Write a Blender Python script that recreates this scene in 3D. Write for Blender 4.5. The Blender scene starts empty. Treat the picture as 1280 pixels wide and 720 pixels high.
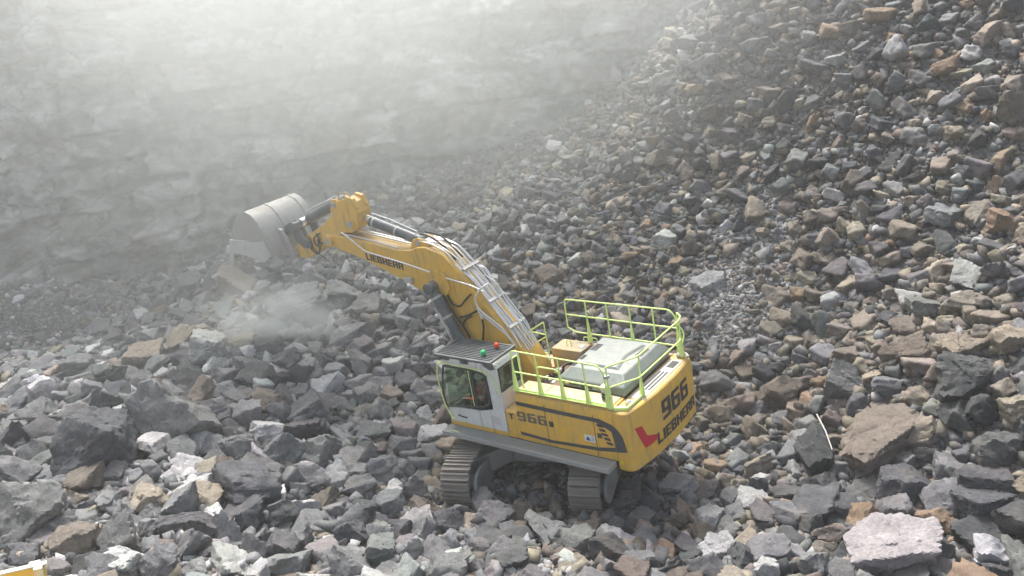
import bpy, bmesh, math, random
import numpy as np
from mathutils import Vector, Matrix, noise as mnoise

random.seed(7)
RNG = np.random.default_rng(11)
scn = bpy.context.scene
COL = scn.collection
PI = math.pi

# ------------------------------------------------------------------ camera
PITCH = math.radians(19.87)
FOC = 1080.0                       # focal length in pixels of a 1280 wide frame
cp, sp = math.cos(PITCH), math.sin(PITCH)
WC = np.array([[1, 0, 0], [0, -sp, cp], [0, -cp, -sp]], float)   # camera (x right, y down, z ahead) -> world
MR = np.array([[-0.78897213, -0.59034549, -0.17033844],
               [-0.07540283, 0.36816265, -0.92669881],
               [0.60978471, -0.71829553, -0.33498379]])           # excavator axes in the camera
MT = np.array([1.41439929, 3.33225967, 23.49037497])
ORG = np.array([0.95, 0.0, -1.75])                                # base of the excavator (swing centre on the ground)
CAMH = 0.35 - (WC @ (MR @ ORG + MT))[2]
cam_d = bpy.data.cameras.new("camera")
cam_d.sensor_width = 36
cam_d.lens = 36 * FOC / 1280
cam_d.clip_end = 2000
cam = bpy.data.objects.new("camera", cam_d)
COL.objects.link(cam)
cam.location = (0, 0, CAMH)
cam.rotation_euler = (PI / 2 - PITCH, 0, 0)
scn.camera = cam
scn.render.resolution_x, scn.render.resolution_y = 1024, 576

# ------------------------------------------------------------------ world, sun, exposure
SUN_EL, SUN_AZ = math.radians(56), math.radians(-24)    # azimuth from +Y (ahead of the camera), negative = left
world = bpy.data.worlds.new("World")
scn.world = world
world.use_nodes = True
wt = world.node_tree
wt.nodes.clear()
sky = wt.nodes.new("ShaderNodeTexSky")
sky.sky_type = 'NISHITA'
sky.sun_disc = False
sky.sun_elevation = SUN_EL
sky.sun_rotation = SUN_AZ
sky.air_density = 1.0
sky.dust_density = 6.0
sky.ozone_density = 0.6
hs = wt.nodes.new("ShaderNodeHueSaturation")
hs.inputs['Saturation'].default_value = 0.75
bg = wt.nodes.new("ShaderNodeBackground")
bg.inputs['Strength'].default_value = 0.13
wo = wt.nodes.new("ShaderNodeOutputWorld")
wt.links.new(sky.outputs[0], hs.inputs['Color'])
wt.links.new(hs.outputs[0], bg.inputs['Color'])
wt.links.new(bg.outputs[0], wo.inputs['Surface'])
sl = bpy.data.lights.new("sun", 'SUN')
sl.energy = 3.4
sl.angle = math.radians(12)
sl.color = (1.0, 0.985, 0.955)
sun = bpy.data.objects.new("sun", sl)
COL.objects.link(sun)
sdir = Vector((math.sin(SUN_AZ) * math.cos(SUN_EL), math.cos(SUN_AZ) * math.cos(SUN_EL), math.sin(SUN_EL)))
sun.rotation_euler = sdir.to_track_quat('Z', 'Y').to_euler()
sun.location = sdir * 80
scn.view_settings.view_transform = 'Standard'
scn.view_settings.look = 'None'
scn.view_settings.gamma = 1
scn.view_settings.exposure = 0.88
scn.cycles.use_denoising = True
scn.cycles.max_bounces = 6
scn.cycles.volume_bounces = 2
scn.cycles.diffuse_bounces = 3


# ------------------------------------------------------------------ projections on the real ground
def pix(P):
    """world points (n,3) -> pixel u, v (1280 frame) and depth"""
    c = (np.asarray(P, float) - np.array([0, 0, CAMH])) @ WC
    return FOC * c[..., 0] / c[..., 2] + 640, FOC * c[..., 1] / c[..., 2] + 360, c[..., 2]


def ray(u, v):
    return WC @ np.array([(u - 640) / FOC, (v - 360) / FOC, 1.0])


def at_y(u, v, y):
    d = ray(u, v)
    return d * (y / d[1]) + np.array([0, 0, CAMH])


MROT = WC @ MR
MLOC = WC @ (MR @ ORG + MT) + np.array([0, 0, CAMH])


def mworld(p):
    return MROT @ (np.asarray(p, float) - ORG) + MLOC


ET = np.array([0.95, 0.316, 0.0]); ET /= np.linalg.norm(ET)
EL = np.array([-ET[1], ET[0], 0.0])
CTL = []
for u, v, y in [(0, 352, 36), (150, 347, 37), (300, 318, 37.5), (480, 240, 38), (640, 185, 38), (800, 115, 37), (900, 2, 36),
                (1280, 0, 30), (1090, 0, 33), (1280, 180, 26), (1280, 360, 22), (1280, 540, 18.2), (1280, 720, 15.2), (960, 720, 15.6), (640, 720, 16.0),
                (320, 720, 16.0), (0, 720, 15.7), (960, 540, 22.2), (960, 360, 27), (960, 180, 32), (1120, 270, 26.5), (1120, 450, 21.8),
                (640, 300, 32.5), (300, 430, 28.6), (300, 560, 21.6), (60, 430, 31.5), (60, 560, 21.4),
                (480, 470, 26.5), (480, 330, 33), (840, 420, 25.5), (800, 250, 32)]:
    CTL.append(at_y(u, v, y))
for s in (-1, 1):
    for e in (-2.3, 0, 2.3):
        CTL.append(mworld(ORG + s * 1.75 * ET + e * EL + np.array([0, 0, -0.02])))
for x, y, z in [(-30, 36, 0), (-30, 20, .3), (-18, 8, .2), (0, 6, .2), (16, 6, 1.5), (24, 18, 8), (25, 30, 15.5), (18, 37, 15.5), (-14, 14, .3), (30, 38, 19),
                (-16, 44, 0), (0, 44, 6), (10, 44, 12)]:
    CTL.append(np.array([x, y, z], float))
CTL = np.array(CTL)


def _phi(r2):
    return 0.5 * r2 * np.log(r2 + 1e-9)


_n = len(CTL)
_A = np.zeros((_n + 3, _n + 3))
_d2 = ((CTL[:, None, :2] - CTL[None, :, :2]) ** 2).sum(-1)
_A[:_n, :_n] = _phi(_d2) + np.eye(_n) * 3.0
_A[:_n, _n] = 1; _A[:_n, _n + 1:] = CTL[:, :2]
_A[_n, :_n] = 1; _A[_n + 1:, :_n] = CTL[:, :2].T
_W = np.linalg.solve(_A, np.r_[CTL[:, 2], 0, 0, 0])


def _hash(ix, iy, k=0):
    h = (ix.astype(np.int64) * 374761393 + iy.astype(np.int64) * 668265263 + k * 974634777) & 0x7fffffff
    h = ((h ^ (h >> 13)) * 1274126177) & 0x7fffffff
    return ((h ^ (h >> 16)) & 0xffff) / 65535.0


def vnoise(x, y, k=0):
    ix, iy = np.floor(x), np.floor(y)
    fx, fy = x - ix, y - iy
    fx = fx * fx * (3 - 2 * fx); fy = fy * fy * (3 - 2 * fy)
    a, b = _hash(ix, iy, k), _hash(ix + 1, iy, k)
    c, d = _hash(ix, iy + 1, k), _hash(ix + 1, iy + 1, k)
    return (a * (1 - fx) + b * fx) * (1 - fy) + (c * (1 - fx) + d * fx) * fy - 0.5


def ground(x, y):
    x = np.atleast_1d(np.asarray(x, float)); y = np.atleast_1d(np.asarray(y, float))
    out = np.empty(len(x))
    for i in range(0, len(x), 20000):
        xs, ys = x[i:i + 20000], y[i:i + 20000]
        d2 = (xs[:, None] - CTL[None, :, 0]) ** 2 + (ys[:, None] - CTL[None, :, 1]) ** 2
        out[i:i + 20000] = _phi(d2) @ _W[:_n] + _W[_n] + _W[_n + 1] * xs + _W[_n + 2] * ys
    c = mworld(ORG)
    near = np.clip((np.hypot(x - c[0], y - c[1]) - 3.2) / 3, 0, 1)
    out += near * (0.55 * vnoise(x / 3.1, y / 3.1, 1) + 0.3 * vnoise(x / 1.3, y / 1.3, 2))
    return out


def hit(u, v):
    """where the ray through a pixel meets the ground"""
    d = ray(u, v); o = np.array([0, 0, CAMH])
    ts = np.linspace(8, 60, 700)
    P = o + d * ts[:, None]
    below = P[:, 2] < ground(P[:, 0], P[:, 1])
    i = int(np.argmax(below)) if below.any() else len(ts) - 1
    return P[i], ts[i]


# ------------------------------------------------------------------ materials
def mat(name, col, rough=0.6, metal=0.0, dirt=0.0, dirt_col=(0.3, 0.28, 0.25), scale=3.0, bump=0.0, bscale=40.0, spec=None, thr=0.5, settle=0.0):
    m = bpy.data.materials.new(name)
    m.use_nodes = True
    nt = m.node_tree
    b = nt.nodes["Principled BSDF"]
    b.inputs['Roughness'].default_value = rough
    b.inputs['Metallic'].default_value = metal
    b.inputs['Base Color'].default_value = (*col, 1)
    if spec is not None:
        b.inputs['Specular IOR Level'].default_value = spec
    tc = nt.nodes.new("ShaderNodeTexCoord")
    if dirt > 0:
        n = nt.nodes.new("ShaderNodeTexNoise")
        n.inputs['Scale'].default_value = scale
        n.inputs['Detail'].default_value = 8
        n.inputs['Roughness'].default_value = 0.7
        nt.links.new(tc.outputs['Object'], n.inputs['Vector'])
        r = nt.nodes.new("ShaderNodeMapRange")
        r.inputs['From Min'].default_value = thr - 0.1
        r.inputs['From Max'].default_value = thr + 0.25
        r.inputs['To Max'].default_value = dirt
        nt.links.new(n.outputs['Fac'], r.inputs['Value'])
        mx = nt.nodes.new("ShaderNodeMix")
        mx.data_type = 'RGBA'
        mx.inputs['A'].default_value = (*col, 1)
        mx.inputs['B'].default_value = (*dirt_col, 1)
        nt.links.new(r.outputs[0], mx.inputs['Factor'])
        nt.links.new(mx.outputs['Result'], b.inputs['Base Color'])
        r2 = nt.nodes.new("ShaderNodeMapRange")
        r2.inputs['To Min'].default_value = rough
        r2.inputs['To Max'].default_value = min(1, rough + 0.35)
        nt.links.new(r.outputs[0], r2.inputs['Value'])
        nt.links.new(r2.outputs[0], b.inputs['Roughness'])
    if settle > 0:                                       # dust lying on level surfaces, and streaks run down the sides
        src = b.inputs['Base Color'].links[0].from_socket
        ge = nt.nodes.new("ShaderNodeNewGeometry"); sx = nt.nodes.new("ShaderNodeSeparateXYZ"); nt.links.new(ge.outputs['True Normal'], sx.inputs[0])
        up = nt.nodes.new("ShaderNodeMapRange"); up.inputs['From Min'].default_value = .55; up.inputs['From Max'].default_value = .95; nt.links.new(sx.outputs['Z'], up.inputs['Value'])
        n5 = nt.nodes.new("ShaderNodeTexNoise"); n5.inputs['Scale'].default_value = 5; n5.inputs['Detail'].default_value = 7; n5.inputs['Roughness'].default_value = .7; nt.links.new(tc.outputs['Object'], n5.inputs['Vector'])
        r5 = nt.nodes.new("ShaderNodeMapRange"); r5.inputs['From Min'].default_value = .35; r5.inputs['From Max'].default_value = .65; r5.inputs['To Max'].default_value = settle; nt.links.new(n5.outputs['Fac'], r5.inputs['Value'])
        m5 = nt.nodes.new("ShaderNodeMath"); m5.operation = 'MULTIPLY'; nt.links.new(up.outputs[0], m5.inputs[0]); nt.links.new(r5.outputs[0], m5.inputs[1])
        x5 = nt.nodes.new("ShaderNodeMix"); x5.data_type = 'RGBA'; x5.inputs['B'].default_value = (.38, .36, .32, 1); nt.links.new(m5.outputs[0], x5.inputs['Factor']); nt.links.new(src, x5.inputs['A'])
        mp5 = nt.nodes.new("ShaderNodeMapping"); mp5.inputs['Scale'].default_value = (9, 9, .9); nt.links.new(tc.outputs['Object'], mp5.inputs['Vector'])
        n6 = nt.nodes.new("ShaderNodeTexNoise"); n6.inputs['Scale'].default_value = 1.0; n6.inputs['Detail'].default_value = 4; nt.links.new(mp5.outputs[0], n6.inputs['Vector'])
        r6 = nt.nodes.new("ShaderNodeMapRange"); r6.inputs['From Min'].default_value = .54; r6.inputs['From Max'].default_value = .75; r6.inputs['To Max'].default_value = .45; nt.links.new(n6.outputs['Fac'], r6.inputs['Value'])
        x6 = nt.nodes.new("ShaderNodeMix"); x6.data_type = 'RGBA'; x6.inputs['B'].default_value = (.20, .15, .08, 1); nt.links.new(r6.outputs[0], x6.inputs['Factor']); nt.links.new(x5.outputs['Result'], x6.inputs['A'])
        nt.links.new(x6.outputs['Result'], b.inputs['Base Color'])
    if bump > 0:
        n2 = nt.nodes.new("ShaderNodeTexNoise")
        n2.inputs['Scale'].default_value = bscale
        n2.inputs['Detail'].default_value = 6
        nt.links.new(tc.outputs['Object'], n2.inputs['Vector'])
        bp = nt.nodes.new("ShaderNodeBump")
        bp.inputs['Strength'].default_value = bump
        bp.inputs['Distance'].default_value = 0.02
        nt.links.new(n2.outputs['Fac'], bp.inputs['Height'])
        nt.links.new(bp.outputs[0], b.inputs['Normal'])
    return m


def rock_material(name, source, b1=.03, b2=.06):
    """limestone: base colour from the stone itself, mottled, with chips, veins and grain"""
    m = bpy.data.materials.new(name)
    m.use_nodes = True
    nt = m.node_tree
    b = nt.nodes["Principled BSDF"]
    b.inputs['Roughness'].default_value = 0.88
    b.inputs['Specular IOR Level'].default_value = 0.3
    if source == 'object':
        base = nt.nodes.new("ShaderNodeObjectInfo").outputs['Color']
    elif source == 'attr':
        a = nt.nodes.new("ShaderNodeAttribute"); a.attribute_name = "tint"
        base = a.outputs['Color']
    geo = nt.nodes.new("ShaderNodeNewGeometry")

    def noise(scale, detail, rough=0.6, dist=0.0):
        n = nt.nodes.new("ShaderNodeTexNoise")
        n.inputs['Scale'].default_value = scale
        n.inputs['Detail'].default_value = detail
        n.inputs['Roughness'].default_value = rough
        n.inputs['Distortion'].default_value = dist
        nt.links.new(geo.outputs['Position'], n.inputs['Vector'])
        return n.outputs['Fac']

    def rng(src, a, b_, c, d):
        r = nt.nodes.new("ShaderNodeMapRange")
        r.inputs['From Min'].default_value = a; r.inputs['From Max'].default_value = b_
        r.inputs['To Min'].default_value = c; r.inputs['To Max'].default_value = d
        nt.links.new(src, r.inputs['Value'])
        return r.outputs[0]

    def mixc(f, a, b_, mode='MIX'):
        x = nt.nodes.new("ShaderNodeMix"); x.data_type = 'RGBA'; x.blend_type = mode
        for k, s in (('Factor', f), ('A', a), ('B', b_)):
            if isinstance(s, (int, float)): x.inputs[k].default_value = s
            elif isinstance(s, tuple): x.inputs[k].default_value = (*s, 1)
            else: nt.links.new(s, x.inputs[k])
        return x.outputs['Result']

    n1, n2, n3, n4 = noise(2.2, 8, 0.65), noise(14, 6, 0.7), noise(5, 10, 0.75, 1.2), noise(1.1, 3)
    c = nt.nodes.new("ShaderNodeVectorMath"); c.operation = 'SCALE'
    nt.links.new(base, c.inputs[0]); nt.links.new(rng(n1, 0.3, 0.7, 0.68, 1.25), c.inputs['Scale'])
    c2 = nt.nodes.new("ShaderNodeVectorMath"); c2.operation = 'SCALE'
    nt.links.new(c.outputs[0], c2.inputs[0]); nt.links.new(rng(n2, 0.3, 0.7, 0.7, 1.25), c2.inputs['Scale'])
    col = mixc(rng(n3, 0.62, 0.72, 0, 0.5), c2.outputs[0], (0.36, 0.365, 0.36))       # pale bruises and dust
    col = mixc(rng(n4, 0.56, 0.72, 0, 0.35), col, (0.17, 0.14, 0.11))                 # iron staining
    nt.links.new(col, b.inputs['Base Color'])
    bp = nt.nodes.new("ShaderNodeBump")
    bp.inputs['Strength'].default_value = 0.8; bp.inputs['Distance'].default_value = b1
    nt.links.new(n2, bp.inputs['Height'])
    bp2 = nt.nodes.new("ShaderNodeBump")
    bp2.inputs['Strength'].default_value = 0.7; bp2.inputs['Distance'].default_value = b2
    nt.links.new(n3, bp2.inputs['Height']); nt.links.new(bp.outputs[0], bp2.inputs['Normal'])
    nt.links.new(bp2.outputs[0], b.inputs['Normal'])
    return m


M_ROCK = rock_material("limestone", 'object')
M_RUB = rock_material("limestone_rubble", 'attr', .008, .012)

GREY, DARK, TAN, BROWN, PALE, PURP, ORNG = ((.154, .157, .157), (.080, .082, .086), (.225, .196, .155), (.155, .134, .112),
                                            (.34, .34, .335), (.135, .127, .13), (.215, .158, .11))


# ------------------------------------------------------------------ rocks
def ico(n):
    bm = bmesh.new()
    bmesh.ops.create_icosphere(bm, subdivisions=n, radius=1)
    V = np.array([v.co[:] for v in bm.verts]); F = np.array([[v.index for v in f.verts] for f in bm.faces])
    bm.free()
    return V / np.linalg.norm(V, axis=1)[:, None], F


ICO = {k: ico(k) for k in (1, 2, 3, 4, 5)}


def crisp(rng, dims, cuts=(2, 6), flat=0.22):
    while True:                                          # no needles
        V, F = crisp_once(rng, dims, cuts, flat)
        if np.abs(V).max() < 1.45 * max(dims) and len(V) > 6: return V, F


def crisp_once(rng, dims, cuts, flat):
    """an angular stone as the exact polyhedron cut out by random planes"""
    d = np.asarray(dims, float)
    N, D = [], []
    for ax in range(3):
        for s in (-1, 1):
            n = np.zeros(3); n[ax] = s
            n += rng.normal(0, flat, 3); n /= np.linalg.norm(n)
            N.append(n); D.append(rng.uniform(.75, 1.05) * d[ax])
    for _ in range(rng.integers(*cuts)):
        n = rng.normal(0, 1, 3); n /= np.linalg.norm(n)
        N.append(n); D.append(np.sqrt(((n * d) ** 2).sum()) * rng.uniform(.72, 1.02))
    N, D = np.array(N), np.array(D)
    P = []
    m = len(N)
    for i in range(m):
        for j in range(i + 1, m):
            for k in range(j + 1, m):
                A = N[[i, j, k]]
                if abs(np.linalg.det(A)) < .05: continue
                p = np.linalg.solve(A, D[[i, j, k]])
                if (N @ p <= D + 1e-6).all(): P.append(p)
    bm = bmesh.new()
    for p in P: bm.verts.new(p)
    bmesh.ops.remove_doubles(bm, verts=bm.verts[:], dist=.03 * float(d.min()))
    r = bmesh.ops.convex_hull(bm, input=bm.verts[:])
    bmesh.ops.delete(bm, geom=list({g for g in r['geom_interior'] + r['geom_unused'] if isinstance(g, bmesh.types.BMVert)}), context='VERTS')
    bm.verts.index_update()
    V = np.array([v.co[:] for v in bm.verts]); F = np.array([[v.index for v in f.verts] for f in bm.faces])
    bm.free()
    return V, F


def rock_shape(level, rng, dims, sharp=22, rough=0.05, tilt=.3, cuts=(2, 7)):
    while True:
        P, F = rock_once(level, rng, dims, sharp, tilt, cuts)
        if np.linalg.norm(P, axis=1).max() < 1.5 * max(dims): break
    return roughen(P, rng, dims, rough, level), F


def roughen(P, rng, dims, rough, level):
    off = Vector(rng.uniform(-50, 50, 3))
    sz = float(np.mean(dims))
    bed = Vector(rng.normal(0, .25, 3)) + Vector((0, 0, 1)); bed.normalize()
    k = np.array([mnoise.fractal(Vector(p) * (1.6 / sz) + off, 0.7, 2.1, 5 if level > 3 else 3) for p in P])
    k2 = np.array([mnoise.cell(Vector((p[0] * 2.4 / sz, p[1] * 2.4 / sz, (Vector(p) @ bed) * 3.6 / sz)) + off) for p in P])
    k3 = np.array([mnoise.cell(Vector((0, 0, (Vector(p) @ bed) * 5 / sz)) + off) for p in P])
    return P * (1 + rough * k + .04 * (k2 - .5) + .05 * (k3 - .5))[:, None]


def rock_once(level, rng, dims, sharp, tilt, cuts):
    """angular block: the inside of a few tilted planes, edges slightly worn, face steps and grain"""
    V, F = ICO[level]
    d = np.asarray(dims, float)
    N, D = [], []
    for ax in range(3):
        for s in (-1, 1):
            n = np.zeros(3); n[ax] = s
            n += rng.normal(0, tilt, 3)
            n /= np.linalg.norm(n)
            N.append(n); D.append(rng.uniform(0.75, 1.05) * d[ax])
    for _ in range(rng.integers(*cuts)):
        n = rng.normal(0, 1, 3); n /= np.linalg.norm(n)
        N.append(n); D.append(np.sqrt(((n * d) ** 2).sum()) * rng.uniform(0.66, 0.98))
    N, D = np.array(N), np.array(D)
    q = np.clip((V * 1.0) @ N.T, 1e-4, None) / D
    r = (q ** sharp).sum(1) ** (-1.0 / sharp)
    P = V * r[:, None]
    return P, F


def mesh_from(name, V, F, smooth=False):
    me = bpy.data.meshes.new(name)
    V = np.asarray(V, np.float32); F = np.asarray(F, np.int32)
    me.vertices.add(len(V)); me.vertices.foreach_set("co", V.ravel())
    k = F.shape[1]
    me.loops.add(F.size); me.loops.foreach_set("vertex_index", F.ravel())
    me.polygons.add(len(F))
    me.polygons.foreach_set("loop_start", np.arange(0, F.size, k, dtype=np.int32))
    try:
        me.polygons.foreach_set("loop_total", np.full(len(F), k, np.int32))
    except Exception:
        pass
    me.update(calc_edges=True)
    if smooth:
        me.polygons.foreach_set("use_smooth", np.ones(len(F), bool))
    return me


def rot_rand(rng, n, tilt=1.0):
    """random rotations; small tilt keeps the broad face up"""
    a = rng.uniform(0, 2 * PI, n)
    ax = rng.normal(0, 1, (n, 3)); ax[:, 2] *= 0.2
    ax /= np.linalg.norm(ax, axis=1)[:, None]
    th = np.abs(rng.normal(0, 0.55 * tilt, n))
    out = np.empty((n, 3, 3))
    c, s = np.cos(a), np.sin(a)
    Z = np.zeros((n, 3, 3)); Z[:, 0, 0] = c; Z[:, 0, 1] = -s; Z[:, 1, 0] = s; Z[:, 1, 1] = c; Z[:, 2, 2] = 1
    K = np.zeros((n, 3, 3))
    K[:, 0, 1] = -ax[:, 2]; K[:, 0, 2] = ax[:, 1]; K[:, 1, 0] = ax[:, 2]; K[:, 1, 2] = -ax[:, 0]; K[:, 2, 0] = -ax[:, 1]; K[:, 2, 1] = ax[:, 0]
    R = np.eye(3) + np.sin(th)[:, None, None] * K + (1 - np.cos(th))[:, None, None] * (K @ K)
    return R @ Z


# ------------------------------------------------------------------ setting: ground and quarry face
xs = np.arange(-36, 34.01, 0.25); ys = np.concatenate([np.arange(-6, 12, 0.6), np.arange(12, 44.01, 0.25)])
GX, GY = np.meshgrid(xs, ys)
GZ = ground(GX.ravel(), GY.ravel()) + 0.12 * vnoise(GX.ravel() / .45, GY.ravel() / .45, 5)
idx = np.arange(GX.size).reshape(GX.shape)
F = np.stack([idx[:-1, :-1].ravel(), idx[:-1, 1:].ravel(), idx[1:, 1:].ravel(), idx[1:, :-1].ravel()], 1)
m_ground = mat("quarry_fines", (.105, .102, .098), 0.95, dirt=0.8, dirt_col=(.19, .184, .175), scale=1.6, bump=1.0, bscale=18)
me = mesh_from("ground", np.stack([GX.ravel(), GY.ravel(), GZ], 1), F, True)
me.materials.append(m_ground)
go = bpy.data.objects.new("ground", me); COL.objects.link(go); go["kind"] = "structure"

# far flat quarry floor reaching beyond the pit behind the camera
me = mesh_from("quarry_floor", [(-70, -60, -1.6), (70, -60, -1.6), (70, 62, -1.6), (-70, 62, -1.6)], [[0, 1, 2, 3]])
me.materials.append(m_ground)
qf = bpy.data.objects.new("quarry_floor", me); COL.objects.link(qf); qf["kind"] = "structure"


def cliff_mesh():
    X = np.arange(-42, 36.01, 0.17); Z = np.arange(-3, CAMH + 1.2, 0.13)
    XX, ZZ = np.meshgrid(X, Z)
    x, z = XX.ravel(), ZZ.ravel()
    zb = z - 0.13 * x - 0.6 * vnoise(x / 9, z * 0 + 3, 9) - 0.25 * vnoise(x / 2.5, z / 3, 10)
    bounds = np.cumsum(RNG.uniform(0.5, 2.0, 60)) - 20
    lay = np.searchsorted(bounds, zb)
    loff = RNG.uniform(-0.45, 0.45, 80)[lay]
    wcol = RNG.uniform(1.2, 3.4, 80)[lay]
    cx = np.floor(x / wcol + 13.7 * lay + 0.6 * vnoise(x * 0 + lay * 3.3, z / 0.8, 12))
    boff = (_hash(cx, lay.astype(float), 3) - 0.5) * 1.35
    c2 = np.floor(x / 0.55 + 5.1 * lay + 0.8 * vnoise(x / .5, z / .4, 31)); l2 = np.floor(zb / 0.42 + 0.7 * vnoise(x / .8, z / .5, 32))
    soff = (_hash(c2, l2, 4) - 0.5) * 0.6
    base = np.interp(x, [-42, -20, -14, 0, 8, 14, 36], [34.5, 36, 37.6, 38.6, 38.2, 37.8, 37])
    y = base + 0.16 * z - loff - boff - soff - 1.6 * vnoise(x / 11, z / 9, 6) - 0.7 * vnoise(x / 3.2, z / 2.7, 7) - 0.15 * vnoise(x / 1.1, z / 0.8, 8)
    y -= 0.06 * vnoise(x / .4, z / .35, 15)
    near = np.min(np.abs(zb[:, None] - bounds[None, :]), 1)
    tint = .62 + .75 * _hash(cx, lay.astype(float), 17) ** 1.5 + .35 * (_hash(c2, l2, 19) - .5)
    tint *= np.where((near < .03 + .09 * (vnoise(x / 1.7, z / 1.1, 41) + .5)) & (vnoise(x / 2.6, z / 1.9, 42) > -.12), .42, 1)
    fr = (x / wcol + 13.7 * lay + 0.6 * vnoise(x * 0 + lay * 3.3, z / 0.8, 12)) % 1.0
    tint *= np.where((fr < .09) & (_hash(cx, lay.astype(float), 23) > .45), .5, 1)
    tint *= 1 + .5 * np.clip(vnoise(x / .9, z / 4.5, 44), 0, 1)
    idx = np.arange(XX.size).reshape(XX.shape)
    F = np.stack([idx[:-1, :-1].ravel(), idx[:-1, 1:].ravel(), idx[1:, 1:].ravel(), idx[1:, :-1].ravel()], 1)
    # bench on top and a back face give the cliff its depth
    V = np.stack([x, y, z], 1)
    top = idx[-1]; n0 = len(V)
    V = np.vstack([V, np.stack([X, np.full(len(X), 60.0), np.full(len(X), Z[-1] + .5)], 1), np.stack([X, np.full(len(X), 60.0), np.full(len(X), -3.0)], 1)])
    a = np.arange(len(X))
    F = np.vstack([F, np.stack([top[:-1], top[1:], n0 + a[1:], n0 + a[:-1]], 1), np.stack([n0 + a[:-1], n0 + a[1:], n0 + len(X) + a[1:], n0 + len(X) + a[:-1]], 1)])
    me = mesh_from("cliff", V, F)
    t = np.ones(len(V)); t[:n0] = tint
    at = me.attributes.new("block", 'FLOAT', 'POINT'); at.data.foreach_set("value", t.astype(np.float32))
    return me


def cliff_material():
    m = bpy.data.materials.new("quarry_face")
    m.use_nodes = True
    nt = m.node_tree; b = nt.nodes["Principled BSDF"]
    b.inputs['Roughness'].default_value = 0.92
    tc = nt.nodes.new("ShaderNodeTexCoord")
    mp = nt.nodes.new("ShaderNodeMapping"); mp.inputs['Rotation'].default_value = (0, math.radians(-7), 0); mp.inputs['Scale'].default_value = (.55, .6, 1.15)
    nt.links.new(tc.outputs['Object'], mp.inputs['Vector'])
    n = nt.nodes.new("ShaderNodeTexNoise"); n.inputs['Scale'].default_value = .9; n.inputs['Detail'].default_value = 12; n.inputs['Roughness'].default_value = .72; n.inputs['Distortion'].default_value = .4
    nt.links.new(mp.outputs[0], n.inputs['Vector'])
    cr = nt.nodes.new("ShaderNodeValToRGB")
    e = cr.color_ramp.elements
    e[0].position = .34; e[0].color = (.13, .132, .13, 1); e[1].position = .5; e[1].color = (.33, .33, .32, 1)
    for p, c in ((.60, (.48, .475, .45, 1)), (.68, (.75, .76, .74, 1))):
        k = e.new(p); k.color = c
    nt.links.new(n.outputs['Fac'], cr.inputs['Fac'])
    n2 = nt.nodes.new("ShaderNodeTexNoise"); n2.inputs['Scale'].default_value = .45; n2.inputs['Detail'].default_value = 6; n2.inputs['Distortion'].default_value = .6
    nt.links.new(tc.outputs['Object'], n2.inputs['Vector'])
    r = nt.nodes.new("ShaderNodeMapRange"); r.inputs['From Min'].default_value = .55; r.inputs['From Max'].default_value = .7; r.inputs['To Max'].default_value = .5
    nt.links.new(n2.outputs['Fac'], r.inputs['Value'])
    mx = nt.nodes.new("ShaderNodeMix"); mx.data_type = 'RGBA'; mx.inputs['B'].default_value = (.27, .19, .12, 1)
    nt.links.new(r.outputs[0], mx.inputs['Factor']); nt.links.new(cr.outputs[0], mx.inputs['A'])
    vo = nt.nodes.new("ShaderNodeTexVoronoi"); vo.feature = 'DISTANCE_TO_EDGE'; vo.inputs['Scale'].default_value = .42
    mp2 = nt.nodes.new("ShaderNodeMapping"); mp2.inputs['Rotation'].default_value = (0, math.radians(-8), 0); mp2.inputs['Scale'].default_value = (.8, .8, 1.15)
    nd = nt.nodes.new("ShaderNodeTexNoise"); nd.inputs['Scale'].default_value = 1.4; nd.inputs['Detail'].default_value = 6
    nt.links.new(tc.outputs['Object'], nd.inputs['Vector'])
    ad = nt.nodes.new("ShaderNodeMix"); ad.data_type = 'RGBA'; ad.blend_type = 'LINEAR_LIGHT'; ad.inputs['Factor'].default_value = .8
    nt.links.new(tc.outputs['Object'], mp2.inputs['Vector']); nt.links.new(mp2.outputs[0], ad.inputs['A']); nt.links.new(nd.outputs['Color'], ad.inputs['B'])
    nt.links.new(ad.outputs['Result'], vo.inputs['Vector'])
    ck_ = nt.nodes.new("ShaderNodeMapRange"); ck_.inputs['From Max'].default_value = .035; ck_.inputs['To Min'].default_value = .6; ck_.inputs['To Max'].default_value = 0
    nt.links.new(vo.outputs['Distance'], ck_.inputs['Value'])
    mc = nt.nodes.new("ShaderNodeMix"); mc.data_type = 'RGBA'; mc.inputs['B'].default_value = (.06, .058, .055, 1)
    nt.links.new(ck_.outputs[0], mc.inputs['Factor']); nt.links.new(mx.outputs['Result'], mc.inputs['A'])
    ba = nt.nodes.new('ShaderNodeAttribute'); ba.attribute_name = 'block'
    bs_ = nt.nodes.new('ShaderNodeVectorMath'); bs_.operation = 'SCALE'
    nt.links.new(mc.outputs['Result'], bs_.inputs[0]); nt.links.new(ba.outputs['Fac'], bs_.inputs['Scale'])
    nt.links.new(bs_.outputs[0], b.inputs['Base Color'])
    n3 = nt.nodes.new("ShaderNodeTexNoise"); n3.inputs['Scale'].default_value = 5; n3.inputs['Detail'].default_value = 8
    nt.links.new(tc.outputs['Object'], n3.inputs['Vector'])
    bp = nt.nodes.new("ShaderNodeBump"); bp.inputs['Strength'].default_value = .8; bp.inputs['Distance'].default_value = .06
    nt.links.new(n3.outputs['Fac'], bp.inputs['Height']); nt.links.new(bp.outputs[0], b.inputs['Normal'])
    return m


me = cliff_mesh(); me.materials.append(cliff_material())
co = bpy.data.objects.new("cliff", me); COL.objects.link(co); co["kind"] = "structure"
co["label"] = "layered grey quarry face behind the rubble"
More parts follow.
